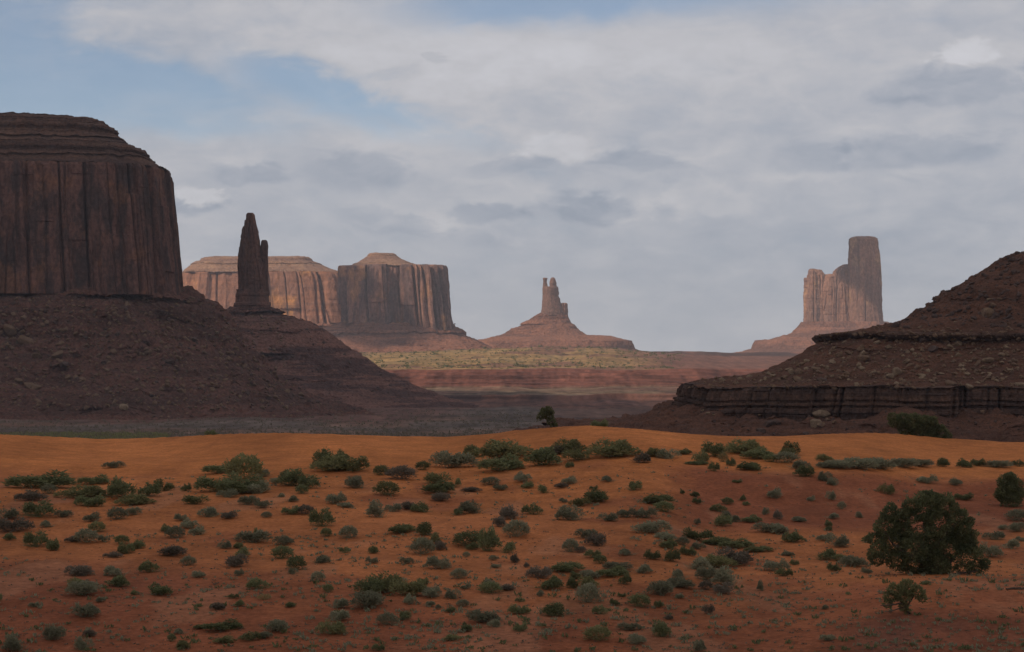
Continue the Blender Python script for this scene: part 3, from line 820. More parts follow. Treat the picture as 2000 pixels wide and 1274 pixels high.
# x of the middle, y of the foot, width and height in the photograph, kind of leaf
SHRUBS = '''86 955 117 34 G|61 980 43 24 B|97 965 28 19 S|74 1012 58 33 G|19 1013 38 20 S|27 1041 55 28 B|123 1011 25 15 S|96 1031 26 16 S|19 1056 22 14 G|70 1070 47 32 G|106 1076 26 26 G
186 947 52 20 G|165 975 90 24 O|179 990 47 25 G|245 975 62 42 G|287 971 44 30 G|264 988 62 20 O|185 1020 30 20 S|191 1040 32 21 O|231 1016 38 24 S|263 1007 22 17 S|143 1060 22 14 B|170 1062 42 27 S|204 1059 22 18 S
239 1064 28 18 G|246 1083 28 26 G|270 1073 26 20 G|326 1040 24 16 G|343 1052 34 24 S|357 1018 26 18 S|374 1033 33 20 S|390 1046 30 20 S|412 1012 40 24 S|446 1014 28 17 B|323 960 30 26 O|362 960 20 16 G|380 986 40 20 O
225 915 30 14 S|221 1090 26 14 B|333 1087 46 20 B|296 1119 37 24 G|232 1126 41 24 S|157 1126 46 22 B|369 1105 28 18 S|385 1129 25 15 S|437 1072 25 16 S|435 925 60 22 G|478 940 70 53 O|430 962 62 40 G|480 965 80 36 G|445 973 40 20 S|505 965 40 26 S|518 932 24 16 S
484 987 28 20 S|632 915 44 38 G|667 904 34 26 G|650 922 70 30 O|690 922 66 30 O|570 950 62 34 G|602 955 40 28 G|590 965 24 18 G|540 945 20 12 S|698 954 36 26 S|744 929 28 20 G|783 938 54 27 B|755 969 46 28 O|826 919 27 18 G
851 947 44 26 O|858 965 56 26 G|858 980 32 18 B|885 953 26 18 O|917 962 35 10 B|515 993 26 19 S|546 972 14 9 S|566 981 22 13 S|653 986 36 25 S|569 1006 24 18 G|596 1006 34 18 B|628 1030 44 38 G|680 992 30 10 S|521 1012 20 11 S
743 1012 34 36 S|767 1001 32 20 S|800 996 30 16 B|827 1002 36 20 G|892 1007 22 14 G|930 1004 50 25 S|638 1049 21 17 G|681 1053 34 25 S|784 1043 48 20 G|830 1046 34 26 G|836 1068 40 26 O|826 1084 44 32 S|857 1075 26 18 B
496 1062 48 26 S|510 1048 22 16 G|550 1066 37 22 S|552 1092 40 26 G|579 1114 34 28 G|572 1123 17 12 S|621 1102 33 17 S|470 1092 30 24 G|466 1072 18 14 G|458 1108 36 30 B|466 1126 17 16 S|674 1081 19 13 G|729 1082 22 15 G|729 1101 22 14 S|793 1102 20 14 S
863 1112 48 32 S|897 1131 30 20 S|915 1070 56 30 G|953 1078 40 48 G|920 1075 24 16 G|622 1136 26 19 S|911 1089 13 11 S|886 914 62 34 S|921 893 30 24 G|985 900 100 38 O|982 921 76 34 G|1060 910 70 36 G|1082 888 44 20 B|1110 885 60 26 O|1127 901 44 24 O
1197 895 92 34 O|1248 905 36 22 B|1278 893 32 18 O|1303 898 40 20 S|1337 888 28 12 G|1024 942 32 20 S|1026 955 26 14 G|1109 914 18 13 G|958 949 33 16 S|980 958 26 14 S|1063 964 22 18 G|1096 954 22 13 B|1116 947 28 17 S|1191 942 27 14 S|1237 959 30 20 G
1162 983 52 24 G|1160 957 12 9 G|1104 982 18 11 S|1041 1006 34 22 G|1130 990 36 18 O|1122 1018 54 30 S|1190 1018 34 17 S|1222 1012 32 21 S|1259 1013 36 23 S|1283 986 52 22 G|1297 1001 36 21 G|1332 965 10 10 G|1000 1015 46 30 B|1009 1051 48 32 S|978 1030 22 22 B
1280 1044 55 27 S|1143 1052 32 20 S|1168 1068 38 26 B|1114 1079 30 26 S|1134 1080 20 12 B|1158 1090 30 18 G|1172 1102 25 18 G|1227 1086 32 15 S|1273 1093 28 20 G|1307 1097 31 26 G|1303 1056 38 16 S|1306 1072 32 20 G|1333 1066 24 17 S|991 1081 28 24 G
1007 1100 22 20 B|1028 1109 13 11 B|963 1095 16 10 S|965 1110 20 8 S|1106 1119 56 22 G|1057 1131 42 24 B|1066 1153 50 25 G|1089 1137 16 12 G|1057 1166 14 14 S|1117 1150 22 22 G|1126 1132 24 16 G|1155 1130 36 16 S|1150 1150 32 22 O|1148 1178 44 36 S
1200 1116 50 18 S|1198 1128 56 20 G|1218 1142 24 22 G|1248 1120 32 18 S|1283 1163 48 30 S|1331 1149 48 20 S|1330 1132 30 22 S|1354 1113 42 26 S|1400 1110 62 26 O|1379 1135 32 30 S|1427 1146 46 38 S|1442 1105 60 38 B|1400 1066 60 18 G|1440 1072 60 18 G|1478 1080 50 14 G
1510 1117 46 26 S|1530 1126 30 18 G|1377 1153 26 18 B|1407 1161 32 26 B|1215 1167 12 9 G|1203 1183 20 13 G|1249 1187 39 26 G|1322 1170 18 12 S|1285 1187 18 13 G|1173 1201 25 18 G|1083 1204 48 27 G|1012 1200 36 20 G|1017 1177 17 10 G
1227 1232 31 16 S|1168 1253 50 28 O|1238 1260 34 24 S|1292 1246 34 31 G|1358 1273 26 23 S|1015 1235 24 18 G|1303 1211 18 11 B|1383 1200 18 20 B|1488 1155 14 22 S|757 1158 66 38 O|800 1166 56 36 O|722 1162 60 30 G|827 1143 18 16 G|712 1190 56 36 S
658 1190 36 24 S|656 1215 42 26 S|655 1241 48 28 O|849 1168 36 22 S|887 1172 29 20 S|804 1181 24 20 S|835 1185 24 12 S|856 1191 10 10 S|881 1197 18 12 G|904 1186 24 14 S|962 1143 24 14 S|956 1160 42 22 G|993 1155 28 12 B|910 1152 16 11 S
756 1222 36 24 S|788 1213 28 18 G|944 1217 46 25 S|969 1227 28 18 S|911 1234 22 18 G|536 1236 40 25 S|512 1248 34 16 S|641 1158 20 16 G|508 1152 40 22 G|518 1173 28 12 Y|567 1188 22 10 G|740 1272 24 16 G|884 1252 30 12 O
154 1149 44 20 O|157 1164 56 30 S|233 1147 40 22 G|314 1163 42 23 G|267 1163 17 10 G|195 1177 20 13 S|166 1209 48 30 S|69 1187 16 10 S|103 1253 38 30 S|40 1274 40 32 S|161 1272 32 24 S|0 1175 12 16 G|395 1230 30 10 G|440 1234 66 20 G|489 1253 32 20 G
337 1254 16 16 G|357 1269 30 18 O|356 1240 24 12 S|438 1258 30 14 O|179 1245 22 14 B|456 1170 19 10 G|464 1186 21 14 G|429 1192 26 15 B
1398 893 50 32 G|1370 905 30 24 O|1455 888 70 28 O|1480 897 60 24 G|1435 885 24 20 O|1505 903 26 16 G|1412 903 20 20 Y|1540 892 50 28 O|1535 905 44 22 S|1362 909 40 10 G|1394 921 20 20 G|1430 911 18 16 G|1460 919 40 18 G|1478 920 24 16 G
1557 917 40 22 S|1573 932 36 22 G|1610 901 26 14 O|1612 916 44 14 S|1640 916 50 18 S|1680 917 60 24 S|1720 917 60 24 S|1760 914 50 20 S|1795 913 40 16 S|1840 912 28 18 G|1890 914 34 18 G|1910 911 26 16 G|1945 914 46 16 S|1990 912 26 14 G
1612 942 26 20 S|1630 950 22 16 S|1516 975 26 22 S|1440 944 14 8 G|1358 972 18 11 G|1362 985 19 13 G|1420 986 22 14 G|1447 979 14 12 G|1456 988 14 8 G|1405 1001 28 16 G|1424 1012 20 14 S|1405 1028 35 24 G|1436 1021 30 16 S|1468 1021 38 15 G|1359 1024 13 12 S
1361 1056 40 26 G|1498 1040 42 20 S|1532 1043 38 18 S|1545 1060 40 20 G|1361 1073 28 17 S|1343 1085 28 19 G|1491 1006 14 15 S|1521 1015 18 20 B|1562 1020 24 11 S|1584 980 13 12 S|1626 977 18 18 S|1643 995 16 15 S|1681 1012 14 13 S|1734 967 28 22 O
1622 1014 26 14 S|1617 1029 16 14 G|1618 1037 16 9 G|1613 1058 28 18 S|1638 1069 38 25 S|1610 1095 40 24 G|1638 1097 28 14 G|1629 1116 24 17 G|1668 1107 42 22 S|1550 1104 16 11 G|1540 1086 20 9 S|1691 1060 18 14 G|1690 1120 18 12 S
1882 978 26 16 G|1862 949 24 16 S|1808 946 34 18 S|1985 1019 40 22 S|1988 1040 28 20 S|1941 1056 42 20 S|1968 1072 34 24 S|1933 1089 36 30 S|1995 1058 20 12 S|1959 1035 16 10 S|1612 1253 24 13 S|1607 1191 16 12 S
1172 829 30 20 G|412 846 24 13 G'''
PROTO['Y'] = [shrub_mesh(150, 'Y', 1, 500, .95)]
COLWORD = {'G': 'dark green', 'O': 'olive green', 'S': 'grey-green', 'B': 'grey-brown', 'Y': 'straw-yellow'}
XZ = [(95, 'near the left edge'), (215, 'below the mesa rim'), (345, 'below the mesa cliff edge'), (430, 'left of the spire'), (555, 'below the forked spire'), (670, 'below the long mesa'), (870, 'below the square butte'),
      (960, 'right of the square butte'), (1060, 'left of the lone crest tree'), (1130, 'below the pinnacle butte'), (1230, 'below the small crest bush'), (1350, 'below the horizon gap'), (1470, 'below the ledge tip'),
      (1580, 'left of the tower'), (1700, 'below the tower butte'), (1860, 'below the crest bush'), (2100, 'near the right edge')]
YZ = [(860, 'on the dune crest'), (925, 'under the dune crest'), (985, 'on the upper slope'), (1045, 'on the middle slope'), (1110, 'on the lower slope'), (1180, 'low on the slope'), (1300, 'along the bottom edge')]
zone = lambda tab, v: next(s for lim, s in tab if v <= lim)
ORD = ['second', 'third', 'fourth', 'fifth', 'sixth', 'seventh', 'eighth', 'ninth']


def single_out(items):
    """labels that single out: items = [(object, x, text)]; those with the same text are told apart from left to right"""
    by = {}
    for o, x, s in items:
        by.setdefault(s, []).append((x, o))
    for s, q in by.items():
        q.sort(key=lambda e: e[0])
        for i, (x, o) in enumerate(q):
            o['label'] = s if len(q) == 1 else s + (', leftmost' if i == 0 else ', rightmost' if i == len(q) - 1 else ', %s from left' % ORD[i - 1])


items = []
rng = random.Random(4)
for ln_ in SHRUBS.replace('\n', '|').split('|'):
    f = ln_.split()
    x, y, wpx, hpx = map(float, f[:4])
    cm = f[4]
    if y < 855 and x < 1500 and wpx < 40 and y < 850:      # on the crest itself
        Y0 = float(crest_Y(x)) + 0.3
        X0 = float(xcol(x, Y0))
    else:
        X0, Y0 = ray_ground(x, y)
    wm, hm = wpx / F * Y0, hpx / F * Y0
    Y1 = Y0 + .30 * wm
    X1 = float(xcol(x, Y1))
    v = rng.randrange(len(PROTO[cm]))
    if wpx / hpx > 2.2:
        v = min(1, len(PROTO[cm]) - 1)
    o = link('shrub' if cm != 'Y' else 'grass_clump', PROTO[cm][v])
    o.location = (X1, Y1, float(ground_z(X1, Y1)) - .03 * hm)
    o.rotation_euler = (0, 0, rng.uniform(0, 6.28))
    o.scale = (wm * 1.2, wm * 1.2 * min(1, max(.6, 2.2 * hpx / wpx)), hm * 1.08)
    if wpx / hpx > 2.2:
        o.rotation_euler = (0, 0, rng.choice((0, math.pi)) + rng.uniform(-.2, .2))
    o['category'] = 'shrub' if cm != 'Y' else 'grass clump'
    o['group'] = 'shrubs scattered over the red sand' if cm != 'Y' else 'dry grass clumps among the shrubs'
    size = 'tiny' if wpx < 19 else 'small' if wpx < 28 else 'medium' if wpx < 40 else 'large' if wpx < 60 else 'huge'
    shp = 'spreading ' if wpx / hpx > 2.05 else 'upright ' if wpx / hpx < 1.15 else 'round '
    items.append((o, x, '%s %s%s %s %s, %s' % (size, shp, COLWORD[cm], 'bush' if cm != 'Y' else 'grass clump', zone(YZ, y), zone(XZ, x))))
single_out(items)
for o, x, t_ in items:
    if len(o['label'].replace(',', ' ').split()) > 14: print('LONG', o.name, o['label'])


def tufts(name, X, Y, size, mat, nb, spread=.5, zf=None):
    """many small clumps as one mesh"""
    n = len(X)
    Z = ground_z(X, Y) if zf is None else zf
    P = np.stack([X, Y, Z], -1).repeat(nb, 0)
    sz = np.asarray(size).repeat(nb)
    P = P + np.stack([rs.normal(size=n * nb) * sz * .35, rs.normal(size=n * nb) * sz * .35, np.abs(rs.normal(size=n * nb)) * sz * .12], -1)
    Dn = np.stack([rs.normal(size=n * nb) * spread, rs.normal(size=n * nb) * spread, np.full(n * nb, .8)], -1)
    Dn /= np.linalg.norm(Dn, axis=1)[:, None]
    return tag(link(name, blade_mesh(name, [(P, Dn, sz * rs.uniform(.4, .8, n * nb), sz * .28)], mat)), kind='stuff')


def scatter(n, x0, x1, y0, y1, pw=1.0):
    """random spots on the near slope, by photo rows, turned into real distances"""
    px = rs.uniform(x0, x1, n)
    Yt = np.linspace(48, 130, 600)
    rowt = 700 - ground_z(0 * Yt, Yt) / Yt * F
    py = y1 - (y1 - y0) * rs.uniform(0, 1, n) ** pw
    Yd = np.interp(-py, -rowt, Yt)
    return xcol(px, Yd), Yd


X, Y = scatter(4200, -100, 2100, 915, 1290, 1.6)
k = fbm(X / 4, Y / 4, 0, 91, 3) > -.05
tufts('ground_cover', X[k], Y[k], rs.uniform(.04, .19, k.sum()), LEAF['S'], 9)
X, Y = scatter(3000, -100, 2100, 930, 1290, 1.3)
tufts('dry_twigs', X, Y, rs.uniform(.03, .13, len(X)), LEAF['B'], 5, 1.8)
X, Y = scatter(320, -100, 2100, 1130, 1290, 1.4)
tufts('green_sprouts', X, Y, rs.uniform(.10, .22, len(X)), LEAF['G'], 12)
# the grassy strip behind the dune, the scrub on the valley floor and on the far bench
n = 2600
Y = rs.uniform(380, 600, n)
X = xcol(rs.uniform(-250, 330, n), Y)
tufts('grass', X, Y, rs.uniform(.5, 1.3, n), LEAF['O'], 8)
n = 5200
Y = 420 * np.exp(rs.uniform(0, 1.05, n))
X = xcol(-300 + 1350 * rs.uniform(0, 1, n), Y)
tufts('valley_scrub', X, Y, rs.uniform(.4, 1.4, n), LEAF['B'], 6)
n = 1300
Y = rs.uniform(2080, 3040, n)
px = rs.uniform(560, 1340, n)
tufts('far_scrub', xcol(px, Y), Y, rs.uniform(.9, 3.0, n) * np.where(rs.uniform(0, 1, n) > .92, 2.0, 1), LEAF['G'], 10)


# trees and bushes with a crown of their own
def crown_mesh(name, clumps, O, mat, n_per, leaf, squash=.85, gap=.0, seed=3):
    """clumps: (dx, dz, r, dy) in metres from the foot O"""
    global rs
    rs = np.random.RandomState(seed)
    P, Dn = [], []
    for cx_, cz_, r, dy in clumps:
        k = int(n_per * r * r)
        d = rs.normal(size=(k, 3))
        d /= np.linalg.norm(d, axis=1)[:, None]
        rad = r * rs.uniform(.25, 1, k) ** .4 * (1 + .38 * fbm(d[:, 0] * 2.3, d[:, 1] * 2.3, d[:, 2] * 2.3, seed + len(P), 3))
        p = np.array((cx_, dy, cz_)) + d * rad[:, None] * np.array((1, 1, squash))
        keep = (fbm(p[:, 0] * 2.6 / 1.5, p[:, 1] * 2.6 / 1.5, p[:, 2] * 2.6 / 1.5, seed + 77, 3) > -.42 + gap) & (p[:, 2] > .02)
        g = d + np.array((0, 0, .5)) + rs.normal(size=(k, 3)) * .5
        g /= np.linalg.norm(g, axis=1)[:, None]
        P.append(p[keep])
        Dn.append(g[keep])
    P, Dn = np.concatenate(P), np.concatenate(Dn)
    return blade_mesh(name, [(P, Dn, rs.uniform(.6, 1.3, len(P)) * leaf, leaf * .55)], mat)


def limb_mesh(name, paths, mat):
    """tapered, slightly crooked limbs: each path is a list of (x, y, z, radius)"""
    V, Fc, off = [], [], 0
    for path in paths:
        pts = np.array(path, float)
        t = np.linspace(0, len(pts) - 1, (len(pts) - 1) * 4 + 1)
        q = np.stack([np.interp(t, np.arange(len(pts)), pts[:, j]) for j in range(4)], -1)
        q[1:-1, :3] += rs.normal(size=(len(q) - 2, 3)) * q[1:-1, 3:4] * .35
        ring = []
        for i, (x, y, z, r) in enumerate(q):
            dv = Vector(q[min(i + 1, len(q) - 1), :3] - q[max(i - 1, 0), :3]).normalized()
            a = dv.orthogonal().normalized()
            b = dv.cross(a)
            for s in range(8):
                th = s * math.pi / 4
                rr = r * (1 + .18 * math.sin(3 * th + i))
                ring.append(Vector((x, y, z)) + (a * math.cos(th) + b * math.sin(th)) * rr)
        V.append(np.array(ring))
        Fc.append(grid_faces(len(q), 8, True) + off)
        off += len(ring)
    return mesh_from(name, np.concatenate(V), np.concatenate(Fc), mat, True)


def plant(name, label, cat, x, y, clumps_px, mat, n_per, leaf, trunk=None, Y=None, gap=0., seed=3, part_name='crown'):
    """clumps_px: (x, y, r, depth in r) in photo pixels around the foot at (x, y)"""
    if Y is None:
        X0, Y0 = ray_ground(x, y)
    else:
        Y0 = Y
        X0 = float(xcol(x, Y0))
    s = Y0 / F
    z0 = float(ground_z(X0, Y0))
    root = thing(name, label, cat, (X0, Y0, z0 - .03))
    zf = float(zrow(y, Y0)) - z0
    cl = [((a - x) * s, zf + (y - b) * s, r * s, d * r * s) for a, b, r, d in clumps_px]
    link(part_name, crown_mesh(part_name, cl, root.location, mat, n_per / (s * s), leaf, .85, gap, seed), root)
    if trunk:
        link('trunk', limb_mesh('trunk', [[((a - x) * s, d * 20 * s, max(zf + (y - b) * s, -.1), r * s) for a, b, r, d in p] for p in trunk], BARK), root)
    return root


jr = random.Random(5)
jz = lambda q: [(1600 + .325 * a, 860 + .325 * b, .325 * r, rs.uniform(-.5, .5)) for a, b, r in q]
plant('juniper_tree', 'big dark bushy juniper on the red slope near the right edge', 'tree', 1815, 1121,
      jz([(630, 400, 100), (740, 385, 78), (560, 395, 62), (660, 345, 52), (425, 440, 55), (400, 520, 78), (350, 650, 62), (450, 610, 90), (555, 650, 92), (600, 520, 85), (700, 480, 92), (840, 460, 48), (880, 505, 40), (820, 575, 55),
          (900, 605, 58), (880, 690, 85), (760, 640, 95), (690, 735, 85), (580, 735, 82), (460, 715, 66), (955, 752, 50), (860, 765, 55), (345, 715, 45), (520, 780, 46), (640, 780, 56), (740, 775, 56), (930, 680, 42), (330, 590, 45),
          (280, 595, 26), (800, 520, 44), (985, 735, 34), (700, 355, 50), (500, 560, 70), (690, 610, 70), (780, 560, 60), (640, 690, 70), (640, 325, 26), (760, 330, 24), (590, 345, 24), (430, 395, 26), (385, 455, 24), (905, 480, 24), (925, 560, 26), (960, 650, 24), (310, 690, 24), (860, 430, 24), (810, 400, 30), (490, 475, 58), (520, 440, 44), (860, 540, 60), (880, 620, 60)]), LEAF['J'], 2.3, .080,
      [[(1815, 1128, 7, 0), (1812, 1095, 6, .3), (1806, 1050, 4, 0), (1808, 1000, 2, .2)], [(1814, 1120, 5, 0), (1780, 1090, 4, -.6), (1740, 1060, 2, -.8), (1720, 1030, 1, -.8)],
       [(1818, 1122, 5, 0), (1850, 1100, 4, .4), (1885, 1070, 2, .5), (1900, 1040, 1, .5)], [(1812, 1105, 4, 0), (1770, 1050, 3, .8), (1745, 1010, 1.5, 1)], [(1820, 1126, 4, -.3), (1870, 1118, 2.5, -.6), (1905, 1112, 1, -.7)],
       [(1816, 1090, 4, 0), (1840, 1040, 2.5, -.5), (1870, 1015, 1.2, -.6)]], gap=.06, seed=12)
plant('bush', 'tall rounded dark green bush standing above the juniper at the right edge', 'bush', 1970, 988,
      [(1970, 960, 24, 0), (1966, 942, 18, .2), (1980, 948, 18, -.2), (1958, 966, 16, .3), (1984, 966, 16, 0), (1970, 976, 20, -.3), (1972, 932, 12, 0)], LEAF['G'], 4.0, .09, seed=13, part_name='foliage')
plant('bush', 'sprawling black-green bush behind the dune crest in front of the lower ledge', 'bush', 1795, 853,
      [(1748, 824, 13, 0), (1765, 822, 17, .2), (1785, 824, 19, -.2), (1806, 828, 18, 0), (1820, 834, 15, .3), (1838, 846, 14, 0), (1850, 852, 9, .2), (1795, 842, 20, 0), (1770, 838, 16, .4), (1742, 814, 8, 0), (1815, 850, 18, .3), (1822, 820, 8, 0), (1838, 836, 8, .2)],
      LEAF['J'], 4.5, .13, Y=float(crest_Y(1795)) + 1.2, seed=14, part_name='foliage')
plant('small_tree', 'lone crooked little tree leaning left on the dune crest', 'tree', 1083, 836,
      [(1064, 806, 11, 0), (1058, 812, 8, .3), (1070, 801, 9, -.2), (1073, 813, 9, .2), (1077, 824, 8, 0), (1082, 831, 7, .2), (1076, 806, 6, 0), (1052, 817, 4, 0)], LEAF['G'], 5, .10,
      [[(1086, 838, 2.2, 0), (1080, 826, 1.9, 0), (1070, 815, 1.3, .1), (1062, 805, .6, .1)], [(1079, 825, 1.2, 0), (1077, 812, .7, .2), (1074, 802, .4, .2)]], Y=float(crest_Y(1083)) + .4, gap=.05, seed=15)
plant('gnarled_shrub', 'gnarled half-dead shrub with a bare twisted trunk below the juniper', 'shrub', 1772, 1200,
      [(1750, 1150, 17, 0), (1770, 1146, 17, .2), (1790, 1156, 14, 0), (1738, 1164, 13, .2), (1800, 1168, 8, 0), (1762, 1163, 14, -.4), (1732, 1178, 9, 0), (1764, 1184, 9, 0), (1772, 1194, 7, 0)], LEAF['O'], 2.4, .07,
      [[(1778, 1200, 3, 0), (1768, 1186, 3, 0), (1758, 1170, 2, .1), (1745, 1155, 1, 0)], [(1768, 1186, 2, 0), (1778, 1170, 1.6, .2), (1790, 1156, .8, .3)], [(1764, 1178, 1.8, 0), (1740, 1178, 1.4, -.4), (1716, 1180, .7, -.5)],
       [(1770, 1198, 2, -.2), (1788, 1202, 1.4, -.6), (1794, 1204, .7, -.8)], [(1766, 1184, 1.4, 0), (1736, 1190, 1, -.7), (1718, 1192, .5, -.9)]], gap=.12, seed=16)
X0, Y0 = ray_ground(1985, 1153)
s_ = Y0 / F
tag(link('fallen_branch', limb_mesh('fallen_branch', [[(-22 * s_, 0, .04, 1.4 * s_), (-6 * s_, .1, .05, 2.2 * s_), (14 * s_, .05, .05, 1.8 * s_), (34 * s_, .2, .04, .8 * s_)], [(-2 * s_, .1, .05, 1 * s_), (8 * s_, -.1, .12, .7 * s_), (15 * s_, -.2, .1, .4 * s_)]], BARK), None,
         (X0, Y0, float(ground_z(X0, Y0)))), 'grey fallen branch lying on bare sand at the right edge', 'branch')

# ------------------------------------------------------------------ boulders and rubble
M_stone = {'pale': rock_mat('boulder_pale', (.25, .170, .105), (.14, .09, .062), (.30, .21, .13), (.22, .15, .10), 1.2, .5, .3, .4),
           'brown': rock_mat('boulder_brown', (.17, .100, .060), (.11, .07, .05), (.26, .17, .10), (.13, .08, .055), 1.2, .5, .3, .4),
           'dark': rock_mat('boulder_dark', (.10, .062, .048), (.06, .04, .034), (.14, .09, .06), (.07, .045, .04), 1.2, .5, .3, .4)}


def boulder_mesh(seed, mat, flatn):
    r = random.Random(seed)
    bm = bmesh.new()
    for i in range(16):
        v = Vector((r.gauss(0, 1), r.gauss(0, 1), r.gauss(0, 1))).normalized()
        v = Vector((v.x * .56, v.y * .5, v.z * flatn)) * r.uniform(.82, 1.08)
        bm.verts.new(v)
    bmesh.ops.convex_hull(bm, input=bm.verts)
    bmesh.ops.delete(bm, geom=[v for v in bm.verts if not v.link_faces], context='VERTS')
    bmesh.ops.bevel(bm, geom=list(bm.edges), offset=.035, segments=1, affect='EDGES')
    me = bpy.data.meshes.new('boulder')
    bm.to_mesh(me)
    bm.free()
    me.materials.append(mat)
    return me


BP = {c: [boulder_mesh(s * 7 + ci * 50, M_stone[c], .28 + .05 * (s % 4)) for s in range(6)] for ci, c in enumerate(M_stone)}
bpy.context.view_layer.update()
dg = bpy.context.evaluated_depsgraph_get()


def pick(x, y):
    d = Vector((float(xcol(x, 1.0)), 1.0, float(zrow(y, 1.0)))).normalized()
    ok, loc, nor, _, ob, _ = S.ray_cast(dg, Vector((0, 0, 0)), d, distance=6000)
    return (loc, nor, ob.original.name) if ok else (None, None, '')


z6 = '''1630 205 38 pale|1245 220 34 pale|1180 195 30 pale|1440 185 40 dark|1490 230 50 dark|970 270 40 brown|930 305 35 pale|1020 255 40 brown|1090 225 40 brown|1100 285 60 brown|1075 325 35 pale|1340 300 40 pale|1285 365 55 pale|1250 385 40 pale
1880 265 36 pale|1810 295 60 pale|1860 290 30 brown|1975 430 50 pale|1590 425 60 brown|1690 440 40 pale|1545 370 30 pale|1650 330 30 pale|1700 300 20 pale|835 345 50 brown|790 300 28 pale|730 410 50 brown|700 365 40 pale|660 390 36 brown|690 345 35 pale
870 405 50 dark|750 360 45 brown|600 380 25 pale|640 350 25 brown|560 400 24 pale|900 340 26 pale|1160 360 26 pale|1430 380 35 pale|1480 350 24 brown|1390 260 24 pale|1350 250 20 pale|1560 250 25 brown|1920 350 24 pale|1770 370 24 brown|1220 275 25 brown
1000 300 30 brown|1805 380 20 pale|860 430 20 brown|1070 435 30 pale|1140 430 22 brown|490 405 24 brown|930 385 25 pale|1010 385 24 brown|1680 370 30 pale|1880 400 22 brown|1740 420 24 pale|1500 400 24 brown|1610 300 22 brown|1950 300 24 brown|1460 300 22 brown
870 595 80 pale|830 650 70 pale|870 655 40 brown|240 590 26 pale|210 575 18 pale|580 650 60 dark|620 640 40 dark|530 690 45 dark|780 705 30 dark|525 600 18 brown|1770 580 24 brown|940 640 24 brown|900 630 30 brown|270 600 16 pale'''
z5 = '''1185 615 40 dark|1240 610 26 dark|1120 630 24 dark|930 665 60 dark|1160 650 50 dark|1555 630 22 pale|1780 480 34 pale|1845 480 28 pale|1760 575 80 brown|1660 620 22 brown|1800 520 50 brown|1900 640 24 brown|1510 430 26 dark|1690 330 20 dark|1970 180 40 dark|1830 275 30 dark|1900 250 25 dark|1740 320 26 dark'''
z2 = '''165 545 90 brown|240 640 60 brown|380 640 80 brown|810 980 50 pale|120 810 60 brown|190 840 60 brown|1180 880 60 brown|770 500 40 dark|1260 540 50 dark|540 800 40 brown|1410 495 24 pale|230 850 60 brown|680 690 40 dark|1870 880 40 brown|1960 900 40 brown|420 700 50 dark|1100 680 50 dark|60 470 80 brown'''
items = []
for txt, sx, ox, oy in ((z6, .35, 1300, 600), (z5, .3, 1400, 440), (z2, .3, 0, 500)):
    for ln_ in txt.replace('\n', '|').split('|'):
        a, b, sz, cm = ln_.split()
        x, y, spx = ox + float(a) * sx, oy + float(b) * sx, float(sz) * sx
        loc, nor, on = pick(x, y + spx * .15)
        if loc is None or loc.y > 2200 or on.startswith('ground'):
            continue
        m_ = spx / F * loc.y
        o = link('boulder', rng.choice(BP[cm]))
        o.location = loc + nor * m_ * .10
        o.rotation_euler = (rng.uniform(-.35, .35), rng.uniform(-.35, .35), rng.uniform(0, 6.28))
        o.scale = (m_ * 1.4,) * 3
        o['category'] = 'boulder'
        far = txt is z2
        o['group'] = 'boulders on the mesa scree' if far else 'boulders on the ledged hillside'
        size = 'small' if spx < 9 else 'medium' if spx < 14 else 'large' if spx < 20 else 'huge'
        if far:
            s_ = 'on the scree below the mesa cliff' if x < 300 else 'on the scree between mesa and spire'
            s_ += ', high up' if y < 690 else ', halfway down' if y < 745 else ', near its foot'
        else:
            s_ = 'above the upper ledge' if y < 648 else 'between the two ledges' if y < 752 else 'on the dirt below the lower ledge'
            if y >= 648:
                s_ += ', left of the tower' if x < 1570 else ', below the tower butte' if x < 1726 else ', right of the tower' if x < 1860 else ', near the right edge'
            if 648 <= y < 752:
                s_ += ', upper half' if y < 706 else ', lower half'
        items.append((o, x, '%s %s boulder %s' % (size, cm, s_)))
single_out(items)


def rubble(name, n, x0, x1, y0, y1, size, mat, ok):
    """broken stone lying on the scree: one mesh of many small angular pieces"""
    base = boulder_mesh(901, mat, .4)
    bv = np.array([v.co for v in base.vertices])
    tris = []
    base.calc_loop_triangles()
    tris = np.array([t.vertices for t in base.loop_triangles])
    bpy.data.meshes.remove(base)
    V, Fc, off = [], [], 0
    for i in range(n):
        loc, nor, on = pick(rng.uniform(x0, x1), rng.uniform(y0, y1))
        if loc is None or not on.startswith(ok):
            continue
        s = size[0] + (size[1] - size[0]) * rng.random() ** 2.2
        a = rng.uniform(0, 6.28)
        Mx = np.array(((math.cos(a), -math.sin(a), 0), (math.sin(a), math.cos(a), 0), (rng.uniform(-.4, .4), rng.uniform(-.4, .4), 1)))
        V.append((bv * np.array((rng.uniform(.7, 1.4), 1, rng.uniform(.6, 1.3)))) @ Mx.T * s + np.array(loc))
        Fc.append(tris + off)
        off += len(bv)
    tag(link(name, mesh_from(name, np.concatenate(V), np.concatenate(Fc), mat)), kind='stuff')


